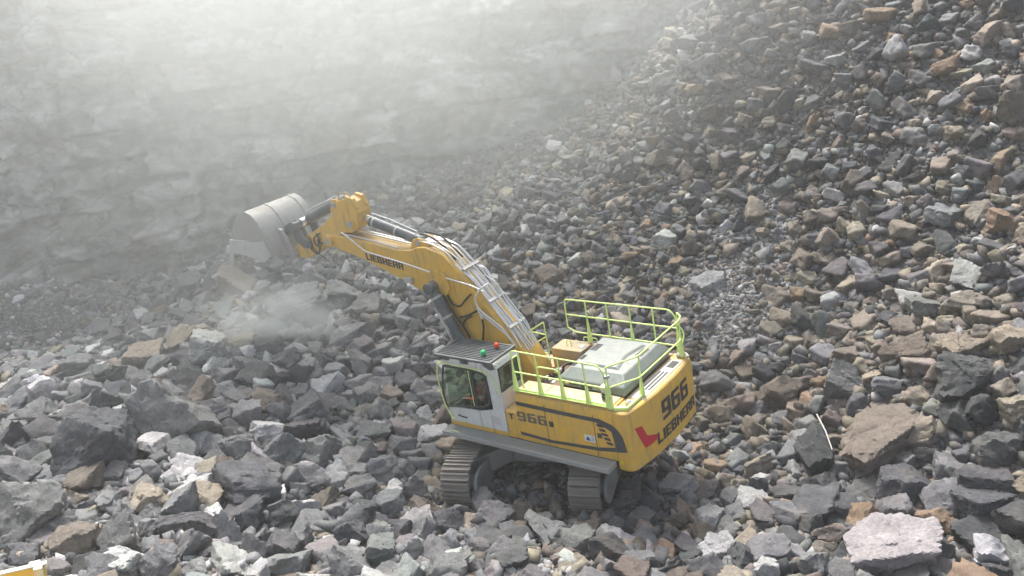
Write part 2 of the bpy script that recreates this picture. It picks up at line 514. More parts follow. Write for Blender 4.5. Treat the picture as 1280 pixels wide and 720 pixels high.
# ------------------------------------------------------------------ dusty air of the pit: one even box round everything
HAZE_D, HAZE_G = 0.0020, 0.5
bm = bmesh.new(); bmesh.ops.create_cube(bm, size=1)
me = bpy.data.meshes.new("haze"); bm.to_mesh(me); bm.free()
hz = bpy.data.objects.new("haze", me); COL.objects.link(hz)
hz.scale = (150, 132, CAMH + 8 + 4.2); hz.location = (0, 1, (CAMH + 8 - 4.2) / 2)
mh = bpy.data.materials.new("dusty_air"); mh.use_nodes = True
mh.node_tree.nodes.clear()
_ov = mh.node_tree.nodes.new("ShaderNodeOutputMaterial"); _pv = mh.node_tree.nodes.new("ShaderNodeVolumePrincipled")
_pv.inputs['Color'].default_value = (.935, .965, .94, 1); _pv.inputs['Density'].default_value = HAZE_D; _pv.inputs['Anisotropy'].default_value = HAZE_G
mh.node_tree.links.new(_pv.outputs[0], _ov.inputs['Volume'])
def dust(name, loc, scale, dens, g, nscale, lo, hi, label, rot=0.0):
    """a drifting cloud of dust: thick in the middle, thinning out to nothing inside its box, torn by noise"""
    bm = bmesh.new(); bmesh.ops.create_icosphere(bm, subdivisions=3, radius=1)
    me_ = bpy.data.meshes.new(name); bm.to_mesh(me_); bm.free()
    o = bpy.data.objects.new(name, me_); COL.objects.link(o)
    o.location = loc; o.scale = scale; o.rotation_euler = (0, rot, 0)
    m = bpy.data.materials.new(name); m.use_nodes = True
    nt = m.node_tree; nt.nodes.clear()
    out = nt.nodes.new("ShaderNodeOutputMaterial"); pv = nt.nodes.new("ShaderNodeVolumePrincipled")
    pv.inputs['Color'].default_value = (.935, .965, .94, 1); pv.inputs['Anisotropy'].default_value = g
    tc = nt.nodes.new("ShaderNodeTexCoord"); ln = nt.nodes.new("ShaderNodeVectorMath"); ln.operation = 'LENGTH'
    nt.links.new(tc.outputs['Object'], ln.inputs[0])
    r = nt.nodes.new("ShaderNodeMapRange"); r.interpolation_type = 'SMOOTHSTEP'
    r.inputs['From Min'].default_value = .98; r.inputs['From Max'].default_value = .1; r.inputs['To Min'].default_value = 0; r.inputs['To Max'].default_value = 1
    nt.links.new(ln.outputs['Value'], r.inputs['Value'])
    n = nt.nodes.new("ShaderNodeTexNoise"); n.inputs['Scale'].default_value = nscale; n.inputs['Detail'].default_value = 3
    nt.links.new(tc.outputs['Object'], n.inputs['Vector'])
    r2 = nt.nodes.new("ShaderNodeMapRange"); r2.inputs['From Min'].default_value = lo; r2.inputs['From Max'].default_value = hi
    nt.links.new(n.outputs['Fac'], r2.inputs['Value'])
    mu = nt.nodes.new("ShaderNodeMath"); mu.operation = 'MULTIPLY'; mu2 = nt.nodes.new("ShaderNodeMath"); mu2.operation = 'MULTIPLY'; mu2.inputs[1].default_value = dens
    nt.links.new(r.outputs[0], mu.inputs[0]); nt.links.new(r2.outputs[0], mu.inputs[1]); nt.links.new(mu.outputs[0], mu2.inputs[0])
    nt.links.new(mu2.outputs[0], pv.inputs['Density']); nt.links.new(pv.outputs[0], out.inputs['Volume'])
    me_.materials.append(m); o["kind"] = "stuff"; o["label"] = label
    return o


dust("haze_flare_veil", (-10, 27.5, 6.5), (17, 10, 10.5), .034, .5, 1.2, .1, .7, "thin haze veil added over the boulders at left, partly standing in for lens flare", 0)  # added volume: haze plus the lens veil that brightens the left side
dust("dust_cloud", (-6.0, 33.2, 13), (23, 8.5, 13.5), .20, .5, 1.5, .2, .8, "pale dust cloud drifting along the quarry face", .15)
_b, _ = hit(350, 425)
dust("dust_puff", tuple(_b + np.array([0, -.4, .9])), (3.2, 2.0, 2.0), 2.6, .2, 2.4, .40, .85, "small white dust puff rising from boulders below the bucket")
scn.cycles.volume_step_rate = 2.0
scn.cycles.volume_max_steps = 128
me.materials.append(mh); hz["kind"] = "stuff"; hz["label"] = "pale dust haze hanging in the pit"


# ------------------------------------------------------------------ mesh helpers for built things
class MB:
    def __init__(s):
        s.v, s.f = [], []

    def add(s, v, f):
        o = len(s.v); s.v += [tuple(map(float, p)) for p in v]; s.f += [tuple(i + o for i in q) for q in f]
        return s

    def box(s, x0, x1, y0, y1, z0, z1):
        return s.add([(x0, y0, z0), (x1, y0, z0), (x1, y1, z0), (x0, y1, z0), (x0, y0, z1), (x1, y0, z1), (x1, y1, z1), (x0, y1, z1)],
                     [(0, 3, 2, 1), (4, 5, 6, 7), (0, 1, 5, 4), (1, 2, 6, 5), (2, 3, 7, 6), (3, 0, 4, 7)])

    def obox(s, c, a, b, n, la, lb, ln):
        """box round c with half sizes la, lb, ln along a, b, n"""
        c, a, b, n = (np.asarray(k, float) for k in (c, a, b, n))
        v = [c + i * la * a + j * lb * b + k * ln * n for k in (-1, 1) for j, i in ((-1, -1), (-1, 1), (1, 1), (1, -1))]
        return s.add(v, [(0, 3, 2, 1), (4, 5, 6, 7), (0, 1, 5, 4), (1, 2, 6, 5), (2, 3, 7, 6), (3, 0, 4, 7)])

    def prism(s, poly, lo, hi, axis='y'):
        """polygon swept between two positions along an axis; poly is (x,z) for y, (x,y) for z, (y,z) for x"""
        put = {'y': lambda p, t: (p[0], t, p[1]), 'z': lambda p, t: (p[0], p[1], t), 'x': lambda p, t: (t, p[0], p[1])}[axis]
        n = len(poly)
        return s.add([put(p, lo) for p in poly] + [put(p, hi) for p in poly],
                     [tuple(range(n))[::-1], tuple(range(n, 2 * n))] + [(i, (i + 1) % n, n + (i + 1) % n, n + i) for i in range(n)])

    def loft(s, a, b):
        n = len(a)
        return s.add(list(a) + list(b), [tuple(range(n))[::-1], tuple(range(n, 2 * n))] + [(i, (i + 1) % n, n + (i + 1) % n, n + i) for i in range(n)])

    def tube(s, pts, r, n=8, round_=0.0, closed=False):
        P = [np.asarray(p, float) for p in pts]
        if round_ > 0:
            Q = [] if closed else [P[0]]
            rngi = range(len(P)) if closed else range(1, len(P) - 1)
            for i in rngi:
                a, b, c = P[i - 1], P[i], P[(i + 1) % len(P)]
                k = min(round_, .45 * np.linalg.norm(a - b), .45 * np.linalg.norm(c - b))
                u = b + (a - b) / np.linalg.norm(a - b) * k; w = b + (c - b) / np.linalg.norm(c - b) * k
                for t in (0, .25, .5, .75, 1):
                    Q.append((1 - t) ** 2 * u + 2 * t * (1 - t) * b + t * t * w)
            if not closed: Q.append(P[-1])
            P = Q
        m = len(P)
        rr = r if hasattr(r, '__len__') else [r] * m
        V = []; nrm = None
        for i in range(m):
            if closed: t = P[(i + 1) % m] - P[i - 1]
            else: t = P[min(i + 1, m - 1)] - P[max(i - 1, 0)]
            t = t / (np.linalg.norm(t) + 1e-12)
            if nrm is None:
                h = np.array([0, 0, 1.]) if abs(t[2]) < .9 else np.array([1., 0, 0])
                nrm = np.cross(t, h)
            nrm = nrm - t * (nrm @ t); nrm /= np.linalg.norm(nrm) + 1e-12
            bn = np.cross(t, nrm)
            for k in range(n):
                a = 2 * PI * k / n
                V.append(P[i] + rr[i] * (math.cos(a) * nrm + math.sin(a) * bn))
        Fc = []
        for i in range(m if closed else m - 1):
            j = (i + 1) % m
            for k in range(n):
                l = (k + 1) % n
                Fc.append((i * n + k, i * n + l, j * n + l, j * n + k))
        if not closed:
            Fc += [tuple(range(n))[::-1], tuple((m - 1) * n + k for k in range(n))]
        return s.add(V, Fc)

    def cyl(s, a, b, r, n=20):
        return s.tube([a, b], r, n)

    def lathe(s, prof, c, axis='z', n=20):
        """prof: list of (radius, height)"""
        V, Fc = [], []
        for r, h in prof:
            for k in range(n):
                a = 2 * PI * k / n
                p = {'z': (r * math.cos(a), r * math.sin(a), h), 'y': (r * math.cos(a), h, r * math.sin(a)), 'x': (h, r * math.cos(a), r * math.sin(a))}[axis]
                V.append((c[0] + p[0], c[1] + p[1], c[2] + p[2]))
        m = len(prof)
        for i in range(m - 1):
            for k in range(n):
                l = (k + 1) % n
                Fc.append((i * n + k, i * n + l, (i + 1) * n + l, (i + 1) * n + k))
        Fc += [tuple(range(n))[::-1], tuple((m - 1) * n + k for k in range(n))]
        return s.add(V, Fc)

    def build(s, name, material, parent=None, bevel=0.0, seg=2, smooth=30, origin=None, label=None):
        me = bpy.data.meshes.new(name)
        o = np.zeros(3) if origin is None else np.asarray(origin, float)
        me.from_pydata([tuple(np.asarray(p) - o) for p in s.v], [], s.f)
        bm = bmesh.new(); bm.from_mesh(me)
        bmesh.ops.recalc_face_normals(bm, faces=bm.faces)
        bm.to_mesh(me); bm.free()
        if smooth:
            me.polygons.foreach_set("use_smooth", np.ones(len(me.polygons), bool))
            me.set_sharp_from_angle(angle=math.radians(smooth))
        me.materials.append(material)
        ob = bpy.data.objects.new(name, me); COL.objects.link(ob)
        if parent is not None: ob.parent = parent
        if bevel > 0:
            bv = ob.modifiers.new("bevel", 'BEVEL'); bv.width = bevel; bv.segments = seg; bv.limit_method = 'ANGLE'; bv.angle_limit = math.radians(40)
        if label: ob["label"] = label
        return ob


def tag(o, label, cat, group=None):
    o["label"] = label; o["category"] = cat
    if group: o["group"] = group
    return o


def empty(name, loc, rot=None):
    o = bpy.data.objects.new(name, None); COL.objects.link(o)
    o.empty_display_size = .3
    M = Matrix.Translation(Vector(loc))
    if rot is not None: M = M @ Matrix([list(r) for r in rot]).to_4x4()
    o.matrix_world = M
    return o


# block lettering: every glyph is a set of quads that only touch along edges, in a box one unit high
def R4(x0, y0, x1, y1): return [(x0, y0), (x1, y0), (x1, y1), (x0, y1)]


GL = {
    'L': (.66, [R4(0, 0, .26, 1), R4(.26, 0, .66, .2)]),
    'I': (.26, [R4(0, 0, .26, 1)]),
    'E': (.68, [R4(0, 0, .26, 1), R4(.26, 0, .68, .2), R4(.26, .41, .62, .59), R4(.26, .8, .68, 1)]),
    'B': (.74, [R4(0, 0, .26, 1), R4(.26, 0, .62, .2), R4(.26, .42, .60, .58), R4(.26, .8, .62, 1),
                [(.62, 0), (.74, .1), (.74, .4), (.62, .5), (.50, .42), (.50, .2), (.62, .2)], [(.60, .58), (.62, .5), (.72, .6), (.72, .9), (.62, 1), (.62, .8), (.5, .8), (.5, .58)]]),
    'H': (.78, [R4(0, 0, .26, 1), R4(.26, .4, .52, .6), R4(.52, 0, .78, 1)]),
    'R': (.76, [R4(0, 0, .26, 1), R4(.26, .38, .48, .56), R4(.26, .8, .64, 1), [(.48, .38), (.52, 0), (.78, 0), (.70, .42), (.76, .5), (.76, .9), (.64, 1), (.64, .8), (.50, .8), (.50, .56), (.48, .56)]]),
    '9': (.74, [R4(0, .9, .74, .9), [(.08, 1), (0, .92), (0, .42), (.08, .36), (.24, .54), (.24, .82)], [(.08, 1), (.24, .82), (.5, .82), (.66, 1)], [(.08, .36), (.5, .36), (.5, .54), (.24, .54)],
                [(.66, 1), (.5, .82), (.5, .18), (.66, 0), (.74, .08), (.74, .92)], [(.02, 0), (.66, 0), (.5, .18), (.02, .18)]]),
    '6': (.74, [[(.08, 1), (0, .92), (0, .08), (.08, 0), (.24, .18), (.24, .82)], [(.08, 1), (.24, .82), (.70, .82), (.70, 1)], [(.08, 0), (.66, 0), (.5, .18), (.24, .18)],
                [(.66, 0), (.74, .08), (.74, .58), (.66, .64), (.5, .46), (.5, .18)], [(.66, .64), (.24, .64), (.24, .46), (.5, .46)]]),
    'Y': (.7, [[(0, 1), (.24, 1), (.35, .78), (.46, 1), (.7, 1), (.48, .5), (.48, 0), (.22, 0), (.22, .5)]]),
}
GL['9'] = (.74, GL['9'][1][1:])


def lettering(text, width, height, put, gap=.13, depth=.006):
    """put(s, h, d) maps along / up / out of the surface to a point"""
    tot = sum(GL[c][0] for c in text) + gap * (len(text) - 1)
    m = MB(); x = 0
    for c in text:
        w, polys = GL[c]
        for p in polys:
            n = len(p)
            A = [put((x + a) / tot * width, b * height, .002) for a, b in p]
            B = [put((x + a) / tot * width, b * height, .002 + depth) for a, b in p]
            m.add(A + B, [tuple(range(n)), tuple(range(n, 2 * n))] + [(i, (i + 1) % n, n + (i + 1) % n, n + i) for i in range(n)])
        x += w + gap
    return m


def decal(poly, put, depth=.004):
    m = MB(); n = len(poly)
    return m.add([put(a, b, .002) for a, b in poly] + [put(a, b, .002 + depth) for a, b in poly],
                 [tuple(range(n)), tuple(range(n, 2 * n))] + [(i, (i + 1) % n, n + (i + 1) % n, n + i) for i in range(n)])


def strip(top, bot, put, depth=.004):
    m = MB()
    for i in range(len(top) - 1):
        q = [top[i], top[i + 1], bot[i + 1], bot[i]]
        n = 4
        m.add([put(a, b, .002) for a, b in q] + [put(a, b, .002 + depth) for a, b in q],
              [tuple(range(n)), tuple(range(n, 2 * n))] + [(k, (k + 1) % n, n + (k + 1) % n, n + k) for k in range(n)])
    return m


# ------------------------------------------------------------------ excavator
DUST = (.33, .31, .27)
m_yel = mat("yellow_paint", (.79, .465, .048), .45, dirt=.5, dirt_col=(.42, .34, .2), scale=3.2, thr=.48, settle=.6)
m_yel2 = mat("dusty_yellow_paint", (.72, .42, .07), .5, dirt=.85, dirt_col=(.48, .43, .34), scale=2.5, thr=.38, settle=.85)
m_white = mat("cab_white_paint", (.74, .76, .74), .4, dirt=.4, dirt_col=(.5, .48, .44), scale=3, settle=.4)
m_hood = mat("hood_grey_paint", (.20, .238, .222), .5, dirt=.4, dirt_col=(.34, .34, .31), scale=2, settle=.5)
m_dark = mat("dark_decal", (.055, .055, .058), .5, dirt=.2, dirt_col=DUST)
m_let = mat("dark_lettering", (.035, .03, .028), .55, dirt=.15, dirt_col=DUST)
m_let2 = mat("side_lettering", (.12, .10, .075), .55, dirt=.35, dirt_col=(.45, .33, .12), scale=6)
m_blk = mat("black_metal", (.03, .03, .032), .55, dirt=.4, dirt_col=(.2, .19, .17), scale=4)
m_cyl = mat("grey_cylinder_paint", (.085, .10, .105), .4, dirt=.5, dirt_col=(.28, .27, .25), scale=3)
m_chr = mat("chrome_rod", (.75, .75, .75), .2, 1.0)
m_pipe = mat("silver_pipe", (.78, .80, .80), .35, .5, dirt=.3, dirt_col=(.5, .5, .48), scale=8)
m_hose = mat("rubber_hose", (.022, .02, .018), .6)
m_lime = mat("lime_paint", (.77, .98, .30), .5, dirt=.3, dirt_col=(.7, .78, .5), scale=6, thr=.55)
m_grat = mat("galvanised_step", (.40, .42, .42), .5, .3, dirt=.5, dirt_col=(.36, .35, .33), scale=5)
m_shoe = mat("worn_track_steel", (.25, .225, .20), .6, .25, dirt=.9, dirt_col=(.25, .23, .2), scale=5, bump=.6, bscale=20)
m_ucar = mat("undercarriage_grey", (.27, .28, .28), .55, dirt=.8, dirt_col=(.3, .28, .25), scale=3, thr=.45)
m_buck = mat("worn_bucket_steel", (.38, .39, .38), .5, .3, dirt=.85, dirt_col=(.47, .445, .40), scale=2.2, thr=.42, settle=.7, bump=.3, bscale=14)
m_cut = mat("polished_edge_steel", (.55, .56, .54), .45, .3, dirt=.6, dirt_col=(.45, .42, .38), scale=4, thr=.5)
m_red = mat("red_reflector", (.62, .012, .03), .35)
m_rbea = mat("red_beacon", (.8, .07, .02), .25)
m_gbea = mat("green_beacon", (.02, .55, .16), .25)
m_brown = mat("oily_brown_metal", (.15, .075, .03), .55, dirt=.6, dirt_col=(.2, .16, .12), scale=6)
m_wht = mat("white_sticker", (.78, .8, .8), .5)
m_blue = mat("blue_print", (.05, .13, .25), .5)
m_seat = mat("seat_fabric", (.03, .032, .034), .85)
m_pale = mat("pale_alloy", (.46, .46, .43), .45, .2, dirt=.3, dirt_col=(.5, .45, .36), scale=4)
m_glass = bpy.data.materials.new("tinted_glass")
m_glass.use_nodes = True
_nt = m_glass.node_tree; _nt.nodes.clear()
_o = _nt.nodes.new("ShaderNodeOutputMaterial"); _t = _nt.nodes.new("ShaderNodeBsdfTransparent"); _g = _nt.nodes.new("ShaderNodeBsdfGlossy"); _m = _nt.nodes.new("ShaderNodeMixShader"); _fr = _nt.nodes.new("ShaderNodeFresnel")
_t.inputs['Color'].default_value = (.76, .84, .76, 1); _g.inputs['Roughness'].default_value = .04; _fr.inputs['IOR'].default_value = 1.5
_hf = _nt.nodes.new('ShaderNodeMath'); _hf.operation = 'MULTIPLY'; _hf.inputs[1].default_value = .2; _nt.links.new(_fr.outputs[0], _hf.inputs[0]); _nt.links.new(_hf.outputs[0], _m.inputs[0]); _nt.links.new(_t.outputs[0], _m.inputs[1]); _nt.links.new(_g.outputs[0], _m.inputs[2]); _nt.links.new(_m.outputs[0], _o.inputs['Surface'])

EX = empty("excavator", MLOC, MROT)
tag(EX, "big yellow tracked excavator with white cab and lime handrails standing on the rubble", "excavator")
B = dict(origin=ORG)


def eb(mb, name, material, parent=None, bevel=0., **k):
    """parts are in excavator coordinates; all hang from one empty, so children need no offset of their own"""
    return mb.build(name, material, parent or EX, bevel, origin=ORG, **k)


# --- undercarriage (turned against the upper carriage)
def uc(l, t, z): return np.array([ORG[0], ORG[1], 0]) + l * EL + (t - .17) * ET + np.array([0, 0, z])


ZV = np.array([0, 0, 1.])
ZC, RO, LW = -1.12, .61, 2.13
for side in (-1, 1):
    tc_ = side * 1.75
    shoes = MB()
    per = 4 * LW + 2 * PI * RO
    n = 50
    for i in range(n):
        s = (i + .3) / n * per
        if s < 2 * LW: c, tan = (-LW + s, RO), (1, 0)
        elif s < 2 * LW + PI * RO:
            a = PI / 2 - (s - 2 * LW) / RO; c, tan = (LW + RO * math.cos(a), RO * math.sin(a)), (math.sin(a), -math.cos(a))
        elif s < 4 * LW + PI * RO: c, tan = (LW - (s - 2 * LW - PI * RO), -RO), (-1, 0)
        else:
            a = -PI / 2 - (s - 4 * LW - PI * RO) / RO; c, tan = (-LW + RO * math.cos(a), RO * math.sin(a)), (math.sin(a), -math.cos(a))
        T = tan[0] * EL + tan[1] * ZV; Nn = -tan[1] * EL + tan[0] * ZV
        C = uc(c[0], tc_, ZC + c[1])
        hw = .40 + .008 * math.sin(i * 7.3)
        shoes.obox(C, T, ET, Nn, per / n * .47, hw, .022)
        for q in (-.3, .3):
            shoes.obox(C + T * per / n * q + Nn * .045, T, ET, Nn, .022, hw * .985, .028)
        for q in (-.22, .22):
            shoes.obox(C - Nn * .065 + ET * q, T, ET, Nn, per / n * .44, .045, .045)
        for q in (-.3, .3):
            shoes.cyl(C + ET * q * .9 + T * .06 + Nn * .02, C + ET * q * .9 + T * .06 + Nn * .036, .03, 8)
    tr = eb(shoes, "track", m_shoe, bevel=0)
    fr = MB()
    fr.loft([uc(-1.75, tc_ - .26, ZC - .34), uc(1.75, tc_ - .26, ZC - .34), uc(1.75, tc_ + .26, ZC - .34), uc(-1.75, tc_ + .26, ZC - .34)],
            [uc(-1.6, tc_ - .2, ZC + .3), uc(1.6, tc_ - .2, ZC + .3), uc(1.6, tc_ + .2, ZC + .3), uc(-1.6, tc_ + .2, ZC + .3)])
    for e in (-1, 1):                                     # rounded frame ends either side of the wheel
        for w in (-.46, .46):
            pl = [(e * (1.3 + .95 * 1), ZC - .16)]
            arc = [uc(e * (2.08 + .42 * math.cos(a)), tc_ + w - .04, ZC - .06 + .40 * math.sin(a)) for a in np.linspace(-PI / 2, PI / 2, 10)]
            arc2 = [p + ET * .08 for p in arc]
            b0 = [uc(e * 1.25, tc_ + w - .04, ZC + .26), uc(e * 1.25, tc_ + w - .04, ZC - .36)]
            fr.loft(arc + b0, arc2 + [p + ET * .08 for p in b0])
    eb(fr, "track_frame", m_ucar, tr, .02)
    for e, nm in ((1, "idler"), (-1, "sprocket")):
        w = MB()
        c = uc(e * LW, tc_, ZC)
        w.cyl(c - ET * .16, c + ET * .16, .50, 28).cyl(c - ET * .50, c + ET * .50, .2, 20)
        eb(w, nm, m_ucar, tr, .015)
    for k in range(8):
        c = uc(-1.55 + k * .443, tc_, ZC - .42)
        eb(MB().cyl(c - ET * .25, c + ET * .25, .13, 16), "track_roller", m_ucar, tr)
ch = MB()
ch.loft([uc(-.95, -.95, -1.25), uc(.95, -.95, -1.25), uc(.95, .95, -1.25), uc(-.95, .95, -1.25)], [uc(-.8, -.8, -.62), uc(.8, -.8, -.62), uc(.8, .8, -.62), uc(-.8, .8, -.62)])
for sl_ in (-1, 1):
    for st in (-1, 1):
        a = [uc(sl_ * .35, st * .7, -1.2), uc(sl_ * .95, st * .7, -1.2), uc(sl_ * .95, st * .7, -.66), uc(sl_ * .35, st * .7, -.66)]
        b = [uc(sl_ * .85, st * 1.62, -1.42), uc(sl_ * 1.65, st * 1.62, -1.42), uc(sl_ * 1.6, st * 1.62, -.82), uc(sl_ * .9, st * 1.62, -.82)]
        ch.loft(a, b)
eb(ch, "chassis", m_ucar, bevel=.03)
eb(MB().lathe([(.78, -.62), (.84, -.6), (.84, -.34), (.78, -.3), (.78, -.2)], (ORG[0], 0, 0), n=40), "swing_ring", m_blk)

# --- deck and side bodywork
PL = lambda y0: (lambda a, b, d: (a, y0 + d, b))                 # surface facing the left side: a = x, b = z
dk = MB()
dk.box(-2.65, 2.62, -1.62, 1.6, -.2, -.02)
dk.box(-2.4, 2.3, -.62, .62, -.38, -.2)
eb(dk, "deck", m_blk, bevel=.02)
eb(MB().box(.62, 2.66, .62, 1.665, -.015, .115), "cab_plinth", m_yel, bevel=.02)
# galvanised steps with bars across
for s, nm in ((1, "catwalk"), (-1, "catwalk")):
    g = MB()
    y0, y1 = (1.685, 2.07) if s > 0 else (-2.0, -1.685)
    g.box(-2.63, 2.67, y0, y0 + .02, -.13, .0); g.box(-2.63, 2.67, y1 - .02, y1, -.13, .0)
    g.box(-2.63, -2.61, y0 + .02, y1 - .02, -.13, .0); g.box(2.65, 2.67, y0 + .02, y1 - .02, -.13, .0)
    g.box(-2.61, 2.65, y0 + .02, y1 - .02, -.09, -.03)
    for k in range(105):
        x = -2.6 + k * .05
        g.box(x, x + .018, y0 + .021, y1 - .021, -.028, -.004)
    for k in range(5):
        y = y0 + .06 + k * .065
        g.box(-2.609, 2.649, y, y + .012, -.028, -.008)
    eb(g, nm, m_grat)
sb = MB()
pf = [(1.665, .0), (1.665, 1.16), (1.62, 1.3), (1.52, 1.375), (1.0, 1.38), (1.0, .0)]
sb.prism(pf, -2.67, .2, 'x')
side = eb(sb, "side_housing", m_yel, bevel=.015)
eb(MB().prism([(1.66, .0), (1.66, .76), (1.6, .8), (.7, .8), (.7, .0)], .205, .615, 'x'), "battery_box", m_yel, bevel=.02)
# door seams, handles
sm = MB()
for x in (-.69, -2.13):
    sm.add(*(lambda M: (M.v, M.f))(decal([(x - .009, .03), (x + .009, .03), (x + .009, 1.15), (x - .009, 1.15)], PL(1.664), .0025)))
eb(sm, "door_gap", m_blk, side)
st = strip([(.2, .245), (-.77, .19), (-2.16, .275), (-2.65, .37)], [(.2, .15), (-.77, .105), (-2.18, .185), (-2.664, .255)], PL(1.664))
st.add(*(lambda M: (M.v, M.f))(strip([(.195, 1.13), (-1.19, 1.1), (-1.7, 1.09), (-2.3, 1.09), (-2.664, .98)], [(.195, 1.02), (-1.17, .985), (-1.75, .98), (-2.2, .975), (-2.6, .80)], PL(1.664))))
st.add(*(lambda M: (M.v, M.f))(decal([(-2.6, .8), (-2.664, .98), (-2.664, .255), (-2.65, .37), (-2.64, .6)], PL(1.664))))
eb(st, "side_stripe", m_dark, side)
eb(lettering("966", .93, .27, lambda s, h, d: (.22 - s, 1.664 + d, .575 + h)), "lettering", m_let2, side)
eb(lettering("Y", .14, .17, lambda s, h, d: (.5 - s, 1.659 + d, .56 + h)), "lettering", m_let, side)
bd = decal([(-.78, .58), (-.90, .58), (-.92, .66), (-.90, .74), (-.78, .74)], PL(1.664), .01)
eb(decal([(-2.2, .56), (-2.32, .56), (-2.32, .68), (-2.2, .68)], PL(1.664), .012), "door_latch", m_blk, side)
eb(bd, "door_latch", m_blk, side)
vt = MB()
for k in range(5):
    x, z = -2.19 - .055 * k, .90 - .112 * k
    vt.add(*(lambda M: (M.v, M.f))(decal([(x - .05, z - .035), (x - .21, z - .035), (x - .17, z + .035), (x - .0, z + .035)], PL(1.664), .006)))
eb(vt, "vent", m_blk, side)
stk = eb(decal([(-1.8, .57), (-2.1, .57), (-2.1, .39), (-1.8, .39)], PL(1.664), .003), "sticker", m_wht, side)
stp = decal([(-1.84, .42), (-1.98, .42), (-1.95, .48), (-1.90, .54), (-1.86, .49)], PL(1.669), .003)
for k in range(3):
    stp.add(*(lambda M: (M.v, M.f))(decal([(-2.0, .43 + .045 * k), (-2.08, .43 + .045 * k), (-2.08, .445 + .045 * k), (-2.0, .445 + .045 * k)], PL(1.669), .003)))
eb(stp, "sticker_print", m_blue, side)
# right hand housings, tank and the works in between
rh = MB()
rh.prism([(-1.665, .0), (-1.665, 1.16), (-1.6, 1.33), (-1.5, 1.36), (-.92, 1.36), (-.92, .0)], -.2, .8, 'x')
rh.prism([(-1.665, .0), (-1.665, 1.16), (-1.6, 1.33), (-1.5, 1.36), (-1.42, 1.36), (-1.42, .0)], -2.67, -.205, 'x')
rh.prism([(-1.665, .0), (-1.665, .7), (-1.6, .76), (-.75, .76), (-.75, .0)], .81, 2.6, 'x')
rt_ = eb(rh, "tank_housing", m_yel2, bevel=.02)
eb(MB().tube([(.45, -1.2, 1.36), (.45, -1.2, 1.48), (.38, -1.2, 1.53), (.3, -1.2, 1.48), (.3, -1.2, 1.36)], .014, 8, .04), "grab_handle", m_lime, rt_)
eb(MB().box(-.12, .06, -1.32, -1.12, 1.362, 1.372), "filler_plate", m_grat, rt_)
eb(MB().tube([(.1, -1.55, 1.36), (.1, -1.55, 1.5), (-.35, -1.55, 1.5), (-.35, -1.55, 1.36)], .013, 8, .08), "grab_handle", m_lime, rt_)
wk = MB()
wk.box(-.55, .55, -.9, .98, .0, .55); wk.box(-.62, -.3, -.85, .95, .55, 1.2)
wk.box(-.1, .35, -.75, -.2, .55, 1.0); wk.box(.05, .45, .3, .7, .55, .85)
eb(wk, "pump_frame", m_brown, bevel=.02)
hy = MB()
rr = random.Random(3)
for k in range(26):
    a = (rr.uniform(-.5, .5), rr.uniform(-.85, .9), rr.uniform(.5, .9)); b = (a[0] + rr.uniform(-.4, .4), a[1] + rr.uniform(-.5, .5), a[2] + rr.uniform(.0, .35))
    c = ((a[0] + b[0]) / 2 + rr.uniform(-.2, .2), (a[1] + b[1]) / 2 + rr.uniform(-.2, .2), max(a[2], b[2]) + rr.uniform(.05, .25))
    hy.tube([a, c, b], rr.uniform(.018, .035), 7, .2)
eb(hy, "hydraulic_hoses", m_hose)
vb = MB()
for k in range(16):
    x, y, z = rr.uniform(-.45, .45), rr.uniform(-.8, .9), rr.uniform(.6, 1.0)
    vb.box(x, x + rr.uniform(.06, .2), y, y + rr.uniform(.06, .2), z, z + rr.uniform(.06, .2))
eb(vb, "valve_block", m_pale, bevel=.01)
eb(MB().box(-.62, .18, 1.02, 1.6, 1.383, 1.40).box(-2.6, -.64, 1.03, 1.6, 1.383, 1.40), "top_plate", m_yel2, side)

# --- counterweight, bulging to the rear
RX = [(1.667, -2.672), (1.667, -2.98), (1.63, -3.06), (1.53, -3.12), (.95, -3.22), (.4, -3.27), (-.4, -3.28), (-.95, -3.25), (-1.52, -3.18), (-1.63, -3.07), (-1.667, -2.9), (-1.667, -2.672)]
def loop(z, k=1.0, inset=0): return [(x + inset * (1 if i not in (0, len(RX) - 1) else 0), y * k, z) for i, (y, x) in enumerate(RX)]
cwm = MB()
rings = [loop(-.30, .94, .1), loop(-.22, .985, .0), loop(1.2), loop(1.30, .99, .03), loop(1.335, .97, .07)]
n = len(RX)
V = [p for r in rings for p in r]
Fq = [tuple(range(n))[::-1], tuple(range(4 * n, 5 * n))]
for r in range(4):
    for i in range(n):
        Fq.append((r * n + i, r * n + (i + 1) % n, (r + 1) * n + (i + 1) % n, (r + 1) * n + i))
cwm.add(V, Fq)
cw = eb(cwm, "counterweight", m_yel, bevel=.012, smooth=25)
_ys = np.array([p[0] for p in RX[2:10]])[::-1]; _xs = np.array([p[1] for p in RX[2:10]])[::-1]


def rear(y, z, d):
    x = np.interp(y, _ys, _xs); e = .02
    sl2 = (np.interp(y + e, _ys, _xs) - np.interp(y - e, _ys, _xs)) / (2 * e)
    nn = np.array([-1, sl2, 0]) / math.hypot(1, sl2)
    return tuple(np.array([x, y, z]) + nn * (d + .006))


